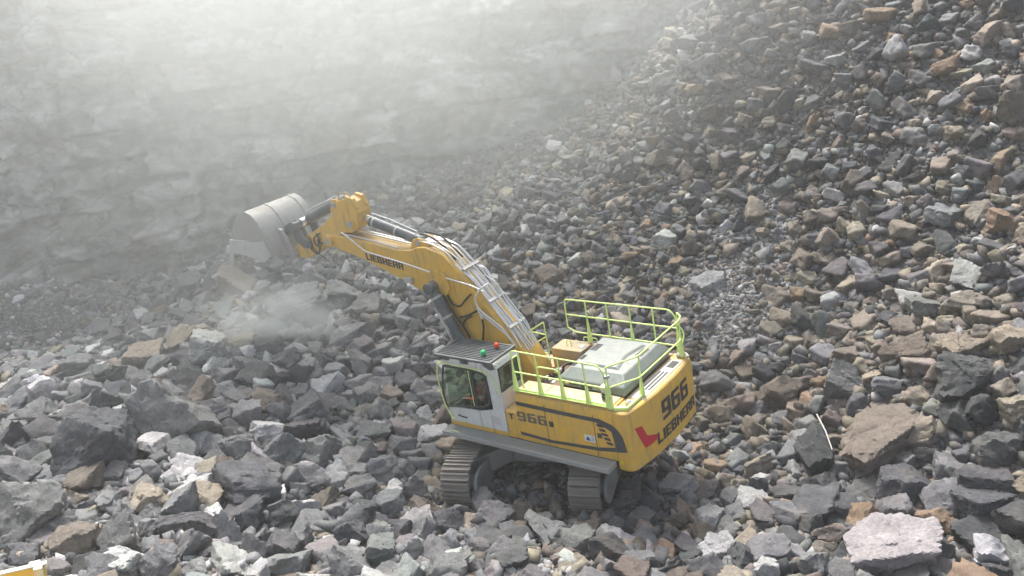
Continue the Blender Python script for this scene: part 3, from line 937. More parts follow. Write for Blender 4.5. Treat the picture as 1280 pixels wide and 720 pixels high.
eb(lettering("966", 1.42, .52, lambda s, h, d: rear(.38 - s + .1 * (h - .26) * 0, .52 + h, d), .1), "lettering", m_let, cw)
eb(lettering("LIEBHERR", 2.1, .30, lambda s, h, d: rear(.70 - s, .03 + h, d), .1), "lettering", m_let, cw)
eb(MB().add(*(lambda M: (M.v, M.f))(decal([(1.47, .88), (1.22, .82), (1.08, .5), (1.2, .24)], rear, .008))).add(*(lambda M: (M.v, M.f))(decal([(1.08, .5), (.951, .43), (.951, .2), (1.16, .2), (1.2, .24)], rear, .008))).add(*(lambda M: (M.v, M.f))(decal([(.949, .43), (.70, .33), (.67, .2), (.949, .2)], rear, .008))), "red_decal", m_red, cw)  # L-shaped red reflective decal, no lamp behind it
cst = strip([(-2.676, .97), (-2.79, .87), (-2.90, .70), (-2.965, .36)], [(-2.676, .25), (-2.79, .27), (-2.90, .29), (-2.97, .31)], PL(1.667), .004)
eb(cst, "side_stripe", m_dark, cw)
eb(MB().lathe([(.05, 0), (.05, .01)], (-2.8, 1.668, -.0), 'y', 12), "reflector", mat("yellow_reflector", (.8, .6, .02), .3), cw)
gp = MB(); gp.box(-3.1, -2.72, -1.25, .9, 1.337, 1.35)
rg = eb(gp, "rear_top_plate", m_pale, cw)
gs = MB()
for k in range(3):
    gs.box(-3.04 + .1 * k, -2.99 + .1 * k, -.55, .45, 1.352, 1.358)
gs.box(-3.04, -2.85, -1.15, -.8, 1.352, 1.36)
eb(gs, "vent", m_blk, rg)
for y in (1.2, -1.45):
    eb(MB().lathe([(.05, 1.34), (.085, 1.36), (.085, 1.42), (.04, 1.46)], (-2.9, y, 0), n=14), "lifting_lug", m_pale, cw)
eb(MB().tube([(-2.8, -1.55, 1.40), (-3.05, -1.5, 1.44), (-3.2, -1.35, 1.42)], .04, 10, .1), "exhaust_pipe", m_pale, cw)

# --- engine hood
hd = MB()
b0 = [(-.72, .93, 1.385), (-2.68, 1.0, 1.385), (-2.66, -1.38, 1.385), (-.6, -1.38, 1.385)]
b1 = [(-.74, .91, 1.60), (-2.70, .98, 1.60), (-2.68, -1.36, 1.60), (-.62, -1.36, 1.60)]
b2 = [(-.95, .66, 1.80), (-2.52, .70, 1.82), (-2.5, -1.1, 1.82), (-.85, -1.1, 1.80)]
hd.add(b0 + b1 + b2, [(3, 2, 1, 0), (8, 9, 10, 11)] + [(r * 4 + i, r * 4 + (i + 1) % 4, r * 4 + 4 + (i + 1) % 4, r * 4 + 4 + i) for r in (0, 1) for i in range(4)])
hood = eb(hd, "engine_hood", m_hood, bevel=.03)
hp = MB()
hp.loft([(-1.22, .48, 1.80), (-2.3, .52, 1.815), (-2.12, -.22, 1.815), (-2.28, -.92, 1.815), (-1.15, -.92, 1.80)], [(-1.28, .44, 1.865), (-2.2, .46, 1.87), (-2.06, -.22, 1.87), (-2.2, -.88, 1.87), (-1.2, -.88, 1.865)])
eb(hp, "hood_panel", m_hood, hood, bevel=.015)
for (x, y, w, l) in ((-1.02, -.5, .2, .4), (-1.0, .12, .1, .26), (-1.0, .5, .1, .26)):
    v = MB()
    for k in range(6):
        v.box(x - w / 2, x + w / 2, y - l / 2 + l * k / 6, y - l / 2 + l * (k + .55) / 6, 1.803, 1.812)
    eb(v, "vent", m_blk, hood)
v = MB()
for k in range(5):
    v.box(-2.46, -2.28, -.38 - .09 * k, -.33 - .09 * k, 1.822, 1.832)
eb(v, "vent", m_blk, hood)
v = MB(); v.box(-1.05, -1.35, .935, .95, 1.45, 1.56); v.box(-1.4, -1.75, .95, .965, 1.43, 1.56)
eb(v, "side_grille", m_blk, hood)
eb(MB().box(-.92, -1.02, .925, .94, 1.46, 1.54), "hood_sticker", mat("warning_yellow", (.8, .65, .02), .5), hood)
ex_ = MB().lathe([(.07, 1.38), (.07, 1.62), (.11, 1.64), (.11, 1.72), (.1, 1.76), (.04, 1.79)], (-2.3, 1.22, 0), n=18)
eb(ex_, "air_intake", m_pale)
ex2 = MB().lathe([(.115, 1.43), (.115, 1.48)], (-2.3, 1.22, 0), n=18).lathe([(.115, 1.53), (.115, 1.57)], (-2.3, 1.22, 0), n=18)
eb(ex2, "intake_band", m_blk)

# --- lime handrails
def rail(name, runs, r=.021, feet=()):
    m = MB()
    for pts, rd in runs:
        m.tube(pts, r, 8, rd)
    for (p, q) in feet:                                # tapered post foot
        p, q = np.array(p, float), np.array(q, float)
        m.tube([p, p + (q - p) * .03, q], [.075, .075, .02], 8)
    return eb(m, name, m_lime)


yL = 1.57
runs = [([(.17, yL, 1.4), (.13, yL, 2.52), (-2.42, yL, 2.47), (-2.56, yL, 2.28), (-2.58, yL, 1.44)], .1),
        ([(.16, yL, 1.93), (-2.56, yL, 1.9)], 0), ([(.16, yL, 1.45), (-2.56, yL, 1.46)], 0),
        ([(.13, yL, 2.3), (.12, yL - .22, 2.3), (.14, yL - .25, 1.4)], .06)]
feet = []
for x in (-.62, -1.3, -2.02):
    runs.append(([(x, yL, 1.4), (x + .02, yL, 2.48)], 0)); feet.append(((x, yL, 1.41), (x + .01, yL, 2.0)))
feet += [((.17, yL, 1.41), (.15, yL, 2.1)), ((-2.58, yL, 1.41), (-2.57, yL, 2.0))]
runs.append(([(-.62, yL + .03, 1.42), (-.62, yL + .03, 2.2), (-1.28, yL + .03, 2.2), (-1.3, yL + .03, 1.42)], .14))
rl = rail("handrail", runs, .021, feet)
eb(MB().box(-2.62, .2, yL - .05, yL + .05, 1.402, 1.425), "toe_board", m_lime, rl)
yR = -1.55
runs = [([(.58, yR, 1.74), (.56, yR, 2.6), (-2.70, yR, 2.6), (-2.86, yR, 2.4), (-2.86, yR, 1.45)], .12), ([(.57, yR, 2.14), (-2.86, yR, 2.1)], 0), ([(.58, yR, 1.74), (.3, yR, 1.62), (-2.86, yR, 1.6)], .1)]
feet = []
for x in (-.12, -.8, -1.5, -2.2):
    runs.append(([(x, yR, 1.38), (x, yR, 2.6)], 0))
for x in (-.12, -1.5, -2.86):
    feet.append(((x, yR, 1.37), (x, yR, 2.1)))
rail("handrail", runs, .021, feet)
runs = [([(-2.62, 1.54, 2.44), (-2.72, 1.3, 2.42), (-3.04, .8, 2.42), (-3.04, -1.35, 2.42), (-2.96, -1.62, 2.42), (-2.72, -1.85, 2.42), (-2.72, -1.86, 2.05), (-2.84, -1.95, 1.8), (-2.84, -1.75, 1.5)], .12),
        ([(-2.64, 1.55, 1.92), (-3.06, .86, 1.9), (-3.06, -1.3, 1.9), (-2.88, -1.6, 1.9)], .1), ([(-3.0, .72, 1.36), (-3.04, .74, 2.42)], 0), ([(-2.98, -1.45, 1.36), (-3.02, -1.4, 2.42)], 0),
        ([(-2.63, 1.56, 1.38), (-2.62, 1.54, 2.44)], 0)]
rl = rail("handrail", runs, .021, [((-3.0, .72, 1.37), (-3.02, .73, 1.9)), ((-2.98, -1.45, 1.37), (-3.0, -1.42, 2.1)), ((-2.63, 1.56, 1.38), (-2.625, 1.55, 2.1))])
tb = MB().loft([(-2.72, 1.6, 1.345), (-3.03, 1.48, 1.345), (-3.05, .75, 1.345), (-3.0, .75, 1.345), (-2.98, 1.42, 1.345), (-2.72, 1.5, 1.345)][::-1], [(-2.72, 1.6, 1.42), (-3.03, 1.48, 1.42), (-3.05, .75, 1.42), (-3.0, .75, 1.42), (-2.98, 1.42, 1.42), (-2.72, 1.5, 1.42)][::-1])
eb(tb, "toe_board", m_lime, rl)
cl = MB()
for z in (1.62, 2.16): cl.box(-2.67, -2.56, 1.5, 1.6, z, z + .07)
eb(cl, "rail_clamp", m_pale, rl)
rail("handrail", [([(1.18, -.6, 1.3), (1.2, -.6, 1.97), (.66, -.6, 2.3), (.64, -.6, 1.35), (1.18, -.6, 1.4)], .04), ([(1.19, -.6, 1.55), (.65, -.6, 1.86)], 0), ([(1.19, -.6, 1.97), (.66, -.6, 1.92)], 0),
                  ([(1.17, -.6, 1.35), (1.17, -.6, .76)], 0), ([(.65, -.6, 1.36), (.66, -.6, .76)], 0)], .018)

# --- cab
y0, y1 = .67, 1.665
cb = MB()
cb.prism([(.64, .12), (.64, 1.22), (1.02, 1.22), (1.02, .72), (1.5, .60), (2.62, .56), (2.66, .4), (2.64, .12)], y1 - .05, y1, 'y')     # left lower panel
cb.prism([(.64, 1.222), (.64, 2.0), (1.0, 2.0), (1.02, 1.8), (1.02, 1.222)], y1 - .05, y1, 'y')
cb.prism([(1.002, 2.0), (2.66, 2.0), (2.6, 1.86), (1.5, 1.83), (1.14, 1.78), (1.022, 1.7)], y1 - .05, y1, 'y')                          # head rail over the door
cb.prism([(.64, .12), (.64, 2.0), (1.02, 2.0), (1.02, .75), (2.62, .6), (2.64, .12)], y0, y0 + .05, 'y')
cb.prism([(2.3, 2.0), (2.6, 2.0), (2.74, 1.5), (2.66, .6), (2.58, .6), (2.64, 1.5), (2.5, 1.86), (2.3, 1.9)], y0, y0 + .05, 'y')
cb.prism([(y0 + .052, .12), (y1 - .052, .12), (y1 - .052, 1.28), (y0 + .052, 1.28)], .64, .68, 'x')                                        # back wall under the rear window
cb.box(.64, 2.62, y0 + .052, y1 - .052, .12, .17)
cb.box(2.56, 2.63, y0 + .052, y1 - .052, .17, .5)
CAB = eb(cb, "cab", m_white, bevel=.018)
rf = MB()
rf.loft([(.62, y0 - .01, 1.95), (2.68, y0 - .01, 1.95), (2.68, y1 + .012, 1.95), (.62, y1 + .012, 1.95)], [(.68, y0 + .05, 2.07), (2.62, y0 + .05, 2.07), (2.62, y1 - .04, 2.07), (.68, y1 - .04, 2.07)])
eb(rf, "cab_roof", m_white, CAB, bevel=.03)
eb(MB().prism([(1.1, .9), (1.16, .82), (1.3, .74), (1.52, .68), (1.52, 1.79), (1.1, 1.73)], y1 - .030, y1 - .022, 'y'), "side_window", m_glass, CAB)
wf = MB()
DG = [(1.06, 1.02), (1.13, .86), (1.3, .76), (1.5, .72), (2.68, .55), (2.72, .98), (2.6, 1.5), (2.5, 1.8), (1.5, 1.81), (1.08, 1.73)]
for i in range(len(DG)):
    a, b = DG[i], DG[(i + 1) % len(DG)]
    wf.tube([(a[0], y1 - .002, a[1]), (b[0], y1 - .002, b[1])], .03, 6)
wf.tube([(1.53, y1 + .002, 1.8), (1.55, y1 + .002, .72)], .035, 6)
eb(wf, "window_seal", m_blk, CAB)
eb(MB().tube([(1.62, y1 + .02, 1.8), (1.64, y1 + .02, .74)], .012, 6), "window_trim", m_lime, CAB)
eb(MB().prism([(1.54, .66), (2.64, .5), (2.7, 1.0), (2.56, 1.5), (2.46, 1.78), (1.54, 1.79)], y1 - .034, y1 - .026, 'y'), "door_glass", m_glass, CAB)
eb(MB().prism([(y0 + .09, 1.30), (y1 - .06, 1.30), (y1 - .1, 1.9), (y0 + .12, 1.9)], .65, .66, 'x'), "rear_window", m_glass, CAB)
rs = MB()
q = [(y0 + .08, 1.29), (y1 - .05, 1.29), (y1 - .09, 1.92), (y0 + .11, 1.92)]
for i in range(4):
    rs.tube([(.645, *q[i]), (.645, *q[(i + 1) % 4])], .028, 6)
eb(rs, "window_seal", m_blk, CAB)
fg = MB(); fg.loft([(2.63, y0 + .06, .5), (2.63, y1 - .06, .5), (2.64, y1 - .06, .51), (2.64, y0 + .06, .51)], [(2.5, y0 + .08, 1.9), (2.5, y1 - .08, 1.9), (2.51, y1 - .08, 1.91), (2.51, y0 + .08, 1.91)])
eb(fg, "windscreen", m_glass, CAB)
eb(MB().prism([(1.02, .75), (2.6, .6), (2.64, 1.0), (2.5, 1.86), (1.02, 1.9)], y0 + .015, y0 + .025, 'y'), "right_window", m_glass, CAB)
# roof guard: frame, long bars, brackets
gm = MB()
gy0, gy1, gx0, gx1, gz = .74, 1.83, .66, 2.62, 2.19
gm.box(gx0, gx1, gy0, gy0 + .05, gz - .03, gz + .03); gm.box(gx0, gx1, gy1 - .05, gy1, gz - .03, gz + .03)
gm.box(gx0, gx0 + .06, gy0 + .05, gy1 - .05, gz - .03, gz + .03); gm.box(gx1 - .06, gx1, gy0 + .05, gy1 - .05, gz - .03, gz + .03)
for k in range(12):
    y = gy0 + .09 + k * .082
    gm.box(gx0 + .06, gx1 - .06, y, y + .034, gz - .02, gz + .02)
for x in (1.15, 1.9): gm.box(x, x + .05, gy0 + .05, gy1 - .05, gz - .045, gz - .022)
for x in (.7, 1.6, 2.45):
    for y in (gy0 + .03, gy1 - .09):
        gm.box(x, x + .12, y, y + .05, 2.03, gz - .031)
gd = eb(gm, "roof_guard", m_cyl, CAB)
skt = MB(); skt.prism([(.7, 2.16), (.66, 1.98), (.8, 1.94), (.98, 2.02), (1.1, 2.16)], gy1 - .13, gy1 - .1, 'y'); skt.prism([(1.5, 2.16), (1.55, 2.0), (1.75, 2.0), (1.85, 2.16)], gy1 - .13, gy1 - .1, 'y'); skt.prism([(2.1, 2.16), (2.2, 2.03), (2.6, 2.03), (2.62, 2.16)], gy1 - .13, gy1 - .1, 'y')
eb(skt, "guard_bracket", m_cyl, CAB)
bp = [(.055, 0), (.055, .02), (.05, .09), (.03, .12), (.008, .128)]
for (x, y, m_, nm) in ((1.12, 1.5, m_gbea, "green beacon"), (1.05, 1.02, m_rbea, "red beacon")):
    bb = eb(MB().lathe([(.04, 2.16), (.04, 2.235), (.065, 2.236), (.065, 2.25)], (x, y, 0), n=16), "beacon", m_blk, CAB, label=nm)
    eb(MB().lathe([(r, 2.25 + h * .95) for r, h in [(r * 1.3, h) for r, h in bp]], (x, y, 0), n=18), "beacon_lens", m_, bb)
gr = MB().tube([(2.5, y1 + .035, 1.93), (2.66, y1 + .05, 1.86), (2.76, y1 + .06, 1.5), (2.72, y1 + .06, .75), (2.58, y1 + .05, .3), (2.45, y1 + .03, .2)], .02, 8, .15)
gr.tube([(2.6, y1 + .03, 1.9), (1.05, y1 + .03, 1.86), (.8, y1 + .03, 1.72), (.66, y1 + .03, 1.25)], .012, 6, .12)
eb(gr, "grab_rail", m_lime, CAB)
eb(MB().tube([(2.3, y1 + .0, .34), (2.3, y1 + .03, .34), (2.02, y1 + .03, .31), (2.02, y1, .31)], .018, 6, .02), "door_handle", m_blk, CAB)
eb(MB().tube([(2.35, 1.98, .0), (2.35, 2.05, .06), (2.1, 2.05, .06), (2.1, 1.98, .0)], .012, 6, .04), "step_handle", m_lime, CAB)
dg = decal([(1.49, .14), (1.50, .14), (1.52, .68), (1.51, .68)], PL(y1 - .001), .002)
eb(dg, "door_gap", m_blk, CAB)
lv = MB()
for k in range(4):
    lv.add(*(lambda M: (M.v, M.f))(decal([(.82, .5 - .06 * k), (1.15, .5 - .06 * k), (1.15, .515 - .06 * k), (.82, .515 - .06 * k)], PL(y1 - .001), .003)))
for (x, z) in ((.78, 1.5), (.95, .98)):
    lv.add(*(lambda M: (M.v, M.f))(decal([(x + .02 * math.cos(a), z + .02 * math.sin(a)) for a in np.linspace(0, 2 * PI, 8, False)], PL(y1 - .001), .004)))
eb(lv, "cab_fitting", m_grat, CAB)
se = MB(); se.box(1.38, 1.88, 1.05, 1.55, .5, .58); se.loft([(1.40, 1.07, .58), (1.50, 1.07, .58), (1.50, 1.53, .58), (1.40, 1.53, .58)], [(1.26, 1.11, 1.25), (1.34, 1.11, 1.25), (1.34, 1.49, 1.25), (1.26, 1.49, 1.25)])
se.box(1.46, 1.80, 1.13, 1.47, .17, .5); se.box(1.5, 1.95, .96, 1.02, .62, .70)
eb(se, "driver_seat", m_seat, CAB, bevel=.03)
cs = MB(); cs.box(2.15, 2.45, .74, .95, .17, 1.0); cs.box(2.2, 2.24, .76, 1.0, 1.0, 1.25)
eb(cs, "console", m_blk, CAB, bevel=.02)
lvr = MB().tube([(2.02, 1.48, .72), (2.08, 1.48, .9)], .02, 8); lvr.tube([(2.02, .86, .72), (2.08, .86, .9)], .02, 8); lvr.tube([(2.2, 1.3, .17), (2.1, 1.3, .55), (2.06, 1.26, .62)], .016, 8)
eb(lvr, "control_lever", m_lime, CAB)

# --- boom
BM = [(.35, .55), (.95, .62), (1.55, 1.15), (2.2, 1.6 - .1), (2.69, 1.87), (3.25, 2.62), (3.72, 3.14), (4.5, 3.49), (6.21, 4.13), (7.75, 4.53), (7.95, 4.68), (7.8, 4.86), (7.3, 4.84), (6.86, 4.8), (5.79, 4.66), (4.7, 4.5), (4.21, 4.52), (3.9, 4.63), (3.61, 4.64), (3.2, 4.52), (3.0, 4.44), (2.7, 4.13), (2.25, 3.63), (1.18, 2.22), (.76, 1.9), (.4, 1.2)]
bmx = MB()
bmx.prism(BM, -.33, .33, 'y')
BOOM = eb(bmx, "boom", m_yel, bevel=.02)
for y in (-.37, .37):                                   # cheek plates with bosses
    eb(MB().prism([(3.0, 3.9), (2.9, 3.5), (3.1, 3.25), (3.5, 3.25), (3.75, 3.5), (3.7, 3.85), (3.4, 4.05)], y - .035, y + .035, 'y').cyl((3.45, y - .06, 3.55), (3.45, y + .06, 3.55), .2, 20), "boom_cheek", m_yel, BOOM, bevel=.012)
    eb(MB().cyl((7.55, y - .07, 4.68), (7.55, y + .07, 4.68), .17, 20), "boom_boss", m_yel, BOOM, bevel=.012)
for y in (-.16, .16):                                   # lugs for the stick cylinder
    eb(MB().prism([(3.5, 4.64), (3.7, 4.8), (3.95, 4.86), (4.15, 4.8), (4.3, 4.53)], y - .05, y + .05, 'y'), "boom_lug", m_yel, BOOM, bevel=.012)
eb(MB().cyl((3.45, -.72, 3.55), (3.45, .72, 3.55), .11, 18).cyl((3.97, -.24, 4.7), (3.97, .24, 4.7), .08, 16).cyl((7.55, -.46, 4.68), (7.55, .46, 4.68), .1, 18), "boom_pin", m_grat, BOOM)
_u = np.array([-1.0, 0, -.165]); _u /= np.linalg.norm(_u)
_vv = np.array([_u[2], 0, -_u[0]])
eb(lettering("LIEBHERR", 1.5, .215, lambda s, h, d: tuple(np.array([6.1, .3305 + d, 4.145]) + _u * s + np.array([.0, 0, 1.0]) * h), .1), "lettering", m_let, BOOM)
wl = MB().box(4.3, 4.62, .332, .45, 3.55, 3.72)
eb(wl, "work_lamp", m_pale, BOOM, bevel=.02)
# silver pipes down the back of the boom
BK = [np.array(p) for p in ((3.05, 4.46), (2.7, 4.13), (2.25, 3.63), (1.18, 2.22), (.85, 1.7))]
for k in range(14):
    y = -.31 + k * .047
    off = .06 + .07 * (k % 3)
    pts = []
    wob = [rr.uniform(-.05, .05) for _ in range(6)]
    for i, p in enumerate(BK[(1 if k % 2 else 0):]):
        nrm = np.array([-.8, .6])
        q = p + nrm * (off + (.16 if i in (2, 3) and k % 3 == 0 else .03) + wob[i])
        pts.append((q[0], y + wob[(i + 2) % 6] * .6, q[1]))
    if k % 2 == 0: pts = [(3.9, y * .8, 4.78), (3.4, y * .9, 4.72)] + pts
    eb(MB().tube(pts, .019, 8, .12), "silver_pipe", m_pipe, BOOM)
for P, r in [([(6.85, .40, 4.98), (6.59, .42, 4.86), (6.04, .38, 4.42), (4.4, .38, 4.12), (2.89, .38, 3.78), (2.05, .42, 3.66), (1.7, .40, 3.5)], .022),
             ([(7.64, .2, 4.92), (7.03, .22, 4.86), (6.52, .24, 4.83), (5.41, .26, 4.68), (4.75, .26, 4.56)], .022),
             ([(7.3, -.1, 4.9), (6.5, -.1, 4.83), (5.4, -.12, 4.68), (4.6, -.12, 4.56)], .025), ([(7.2, -.22, 4.9), (6.4, -.22, 4.83), (4.6, -.24, 4.56)], .025),
             ([(1.55, .3, 3.72), (1.75, .44, 3.62), (2.02, .48, 3.3), (1.93, .46, 2.98), (1.26, .42, 2.5), (1.0, .36, 2.0)], .026),
             ([(1.98, .47, 3.05), (1.88, .46, 2.72)], .026), ([(1.9, .44, 2.86), (1.2, .40, 2.32), (.95, .3, 1.9)], .024),
             ([(2.53, -.3, 3.98), (2.15, -.36, 3.9), (1.95, -.36, 3.55), (1.8, -.3, 3.2), (1.42, -.3, 2.8), (1.1, -.3, 2.1)], .024),
             ([(2.1, -.2, 3.75), (1.75, -.25, 3.5), (1.55, -.25, 3.0), (1.25, -.2, 2.5), (1.0, -.2, 1.9)], .024), ([(2.3, 0, 3.95), (1.85, .05, 3.5), (1.5, .05, 2.95), (1.1, .02, 2.3), (.9, .0, 1.8)], .024)]:
    eb(MB().tube(P, r, 8, .14), "silver_pipe", m_pipe, BOOM)
for P in ([(3.1, .36, 3.3), (2.95, .4, 3.02), (2.65, .41, 2.97), (2.43, .40, 3.2), (2.19, .38, 3.38)], [(2.8, .36, 2.62), (2.42, .41, 2.74), (2.06, .38, 2.92)], [(2.75, .36, 2.36), (2.58, .41, 2.6), (2.31, .38, 2.73)],
          [(1.88, .46, 2.72), (1.92, .42, 2.45), (2.09, .40, 2.0), (2.0, .42, 1.6)], [(3.2, .42, 3.3), (2.9, .46, 2.8), (2.6, .42, 2.3), (2.5, .42, 2.0)], [(3.9, .1, 4.95), (3.5, .12, 4.9), (3.05, .1, 4.6), (2.75, .1, 4.25)], [(3.9, -.1, 4.95), (3.4, -.14, 4.88), (3.0, -.14, 4.55), (2.7, -.14, 4.25)],
          [(8.1, .36, 4.7), (8.0, .42, 4.4), (8.2, .40, 4.2), (8.5, .36, 4.35)], [(7.9, .36, 4.9), (8.25, .40, 4.75), (8.15, .40, 4.45), (7.9, .38, 4.6)]):
    eb(MB().tube(P, .028, 8, .2), "rubber_hose", m_hose, BOOM)
for x, z in ((2.45, 3.98), (1.75, 3.1), (1.2, 2.4)):
    clm = MB().obox((x - .1, 0, z + .08), (.8, 0, .6), (0, 1, 0), (-.6, 0, .8), .04, .34, .04)
    eb(clm, "pipe_clamp", m_pale, BOOM)

# lift cylinders either side of the boom
def ram(name, a, b, rb, rr_, split, parent=None, bands=()):
    a, b = np.array(a, float), np.array(b, float)
    c = a + (b - a) * split; u = (b - a) / np.linalg.norm(b - a)
    o = MB().cyl(a, c, rb, 22).cyl(c, c + u * .08, rb * 1.12, 22).cyl(a - np.array([0, rb * 1.1, 0]), a + np.array([0, rb * 1.1, 0]), rb * 1.15, 18)
    ob = eb(o, name, m_cyl, parent)
    eb(MB().cyl(c, b, rr_, 16).cyl(b - np.array([0, rb, 0]), b + np.array([0, rb, 0]), rb * .95, 18), "cylinder_rod", m_chr, ob)
    for t in bands:
        p = a + (c - a) * t
        eb(MB().cyl(p - u * .035, p + u * .035, rb * 1.05, 22), "cylinder_band", m_pale, ob)
    return ob, u


for y in (-.56, .56):
    ob, u = ram("lift_cylinder", (3.45, y, 3.55), (1.95, y * .97, .35), .15, .085, .62, None, (.14, .42))
    s = 1 if y > 0 else -1
    pp = [np.array([3.25, y + s * .05, 3.02]) + np.array([.2, 0, -.06]), np.array([2.55, y + s * .05, 1.5]) + np.array([.2, 0, -.06])]
    eb(MB().tube(pp, .022, 7), "cylinder_pipe", m_pipe, ob)
ob, u = ram("stick_cylinder", (3.97, 0, 4.70), (6.33, 0, 5.36), .15, .085, .78, None, (.5, .97))
eb(MB().tube([(4.1, .1, 4.92), (5.0, .12, 5.2), (5.9, .12, 5.46), (6.0, .05, 5.38)], .02, 7, .1).tube([(4.2, -.1, 4.94), (5.2, -.12, 5.26), (5.9, -.1, 5.44)], .02, 7, .1), "cylinder_pipe", m_pipe, ob)

# --- stick
SP = [(9.45, 4.02), (9.5, 4.2), (9.2, 4.5), (8.6, 4.78), (7.85, 5.12), (7.2, 5.5), (6.86, 5.9), (6.5, 5.99), (6.2, 5.86), (6.1, 5.55), (6.24, 5.1), (6.55, 4.93), (6.95, 4.92), (7.55, 4.6), (7.9, 4.42), (8.56, 4.12), (8.91, 3.99)]
sk = MB().prism(SP, -.27, .27, 'y')
STK = eb(sk, "stick", m_yel, bevel=.02)
sl3 = MB()
for y in (-.2, .2):
    sl3.prism([(6.8, 5.6), (6.95, 5.95), (7.15, 5.95), (7.3, 5.62), (7.25, 5.4)], y - .05, y + .05, 'y')
    sl3.prism([(6.2, 5.5), (6.1, 5.7), (6.2, 5.98), (6.5, 6.05), (6.6, 5.85)], y - .06, y + .06, 'y')
sl3.cyl((6.5, -.31, 5.22), (6.5, .31, 5.22), .17, 20)
eb(sl3, "stick_lug", m_yel, STK, bevel=.012)
eb(MB().cyl((6.5, -.34, 5.22), (6.5, .34, 5.22), .10, 18).cyl((8.66, -.32, 4.5), (8.66, .32, 4.5), .1, 18).cyl((9.38, -.48, 4.14), (9.38, .48, 4.14), .1, 18).cyl((7.08, -.3, 5.78), (7.08, .3, 5.78), .08, 16), "stick_pin", m_grat, STK)
eb(MB().tube([(6.85, .2, 5.9), (6.8, .2, 6.12), (6.45, .2, 6.17), (6.3, .2, 6.0)], .018, 7, .08), "stick_rail", m_yel2, STK)
eb(MB().tube([(8.6, .28, 4.75), (8.45, .33, 4.5), (8.55, .33, 4.35)], .03, 7, .1).tube([(8.2, .28, 4.85), (8.05, .33, 4.7), (8.05, .33, 4.5), (8.2, .3, 4.4)], .026, 7, .1).tube([(8.5, .3, 4.4), (8.25, .34, 4.2), (8.0, .3, 4.05)], .014, 6, .1), "stick_hose", m_hose, STK)
ram("bucket_cylinder", (7.08, 0, 5.80), (9.02, 0, 5.12), .16, .09, .78)
eb(MB().tube([(7.2, .12, 5.95), (8.2, .14, 5.66), (8.6, .1, 5.48)], .02, 7, .1).tube([(7.3, -.1, 5.96), (8.3, -.12, 5.62)], .02, 7), "bucket_cylinder_pipe", m_pipe)
lk = MB()
for y in (-.36, .36):
    lk.prism([(8.92, 5.2), (9.14, 5.22), (9.22, 5.0), (9.12, 4.62), (8.8, 4.38), (8.58, 4.38), (8.56, 4.58), (8.84, 4.85)], y - .05, y + .05, 'y')
lk.prism([(8.9, 5.2), (9.1, 5.26), (9.9, 4.98), (9.95, 4.72), (9.75, 4.68), (9.0, 4.98)], -.22, .22, 'y')
lk.cyl((9.03, -.46, 5.1), (9.03, .46, 5.1), .13, 18); lk.cyl((9.8, -.4, 4.83), (9.8, .4, 4.83), .12, 18)
eb(lk, "bucket_linkage", m_cyl, bevel=.015)

# --- bucket, mouth down
SH = [(9.62, 4.28), (9.72, 4.75), (9.82, 5.1), (9.98, 5.42), (10.22, 5.64), (10.5, 5.74), (10.82, 5.66), (11.15, 5.4), (11.42, 5.08), (11.62, 4.74), (11.74, 4.42), (11.9, 4.06)]
yb0, yb1 = -1.03, 1.03
bk = MB()
nS = len(SH)
cen = np.array([10.5, 4.5])
inner = [tuple(np.array(p) + (cen - np.array(p)) / np.linalg.norm(cen - np.array(p)) * .05) for p in SH]
bk.add([(p[0], yb0, p[1]) for p in SH] + [(p[0], yb1, p[1]) for p in SH] + [(p[0], yb0, p[1]) for p in inner] + [(p[0], yb1, p[1]) for p in inner],
       [(i, i + 1, nS + i + 1, nS + i) for i in range(nS - 1)] + [(2 * nS + i + 1, 2 * nS + i, 3 * nS + i, 3 * nS + i + 1) for i in range(nS - 1)] +
       [(0, nS, 3 * nS, 2 * nS), (nS - 1, 2 * nS - 1, 4 * nS - 1, 3 * nS - 1)] +
       [(nS + i, nS + i + 1, 3 * nS + i + 1, 3 * nS + i) for i in range(nS - 1)] + [(i + 1, i, 2 * nS + i, 2 * nS + i + 1) for i in range(nS - 1)])
BK_ = eb(bk, "bucket", m_buck, bevel=.01)
sd = MB()
SD = inner + [(11.55, 4.25), (10.9, 4.36), (10.2, 4.3)]
for y in (yb0 - .002, yb1 - .048):
    sd.prism(SD, y, y + .05, 'y')
eb(sd, "bucket_side", m_buck, BK_)
ct = MB()
CT = [(9.66, 4.32), (9.86, 4.78), (10.44, 4.72), (11.0, 4.78), (11.66, 4.78), (11.8, 4.42), (12.02, 4.0), (11.75, 3.98), (11.62, 4.3), (10.9, 4.26), (10.1, 4.05)]
ct.prism(CT, yb1 + .003, yb1 + .06, 'y'); ct.prism(CT, yb0 - .06, yb0 - .003, 'y')
eb(ct, "side_cutter", m_cut, BK_, bevel=.01)
for y in (-.78, .18):
    wp = MB()
    for i in range(nS - 3):
        a, b = np.array(SH[i]), np.array(SH[i + 1])
        t = (b - a) / np.linalg.norm(b - a); nn = np.array([-t[1], t[0]])
        wp.obox((*((a + b) / 2 + nn * .012)[:1], y, ((a + b) / 2 + nn * .012)[1]), (t[0], 0, t[1]), (0, 1, 0), (nn[0], 0, nn[1]), np.linalg.norm(b - a) / 2 + .005, .035, .012)
    eb(wp, "wear_strip", m_buck, BK_)
er = MB()
for y in (-.42, .42):
    er.prism([(9.25, 4.05), (9.3, 4.26), (9.66, 4.98), (9.92, 5.05), (9.98, 4.8), (9.72, 4.4), (9.64, 4.1), (9.42, 3.98)], y - .045, y + .045, 'y')
eb(er, "bucket_ear", m_buck, BK_, bevel=.012)
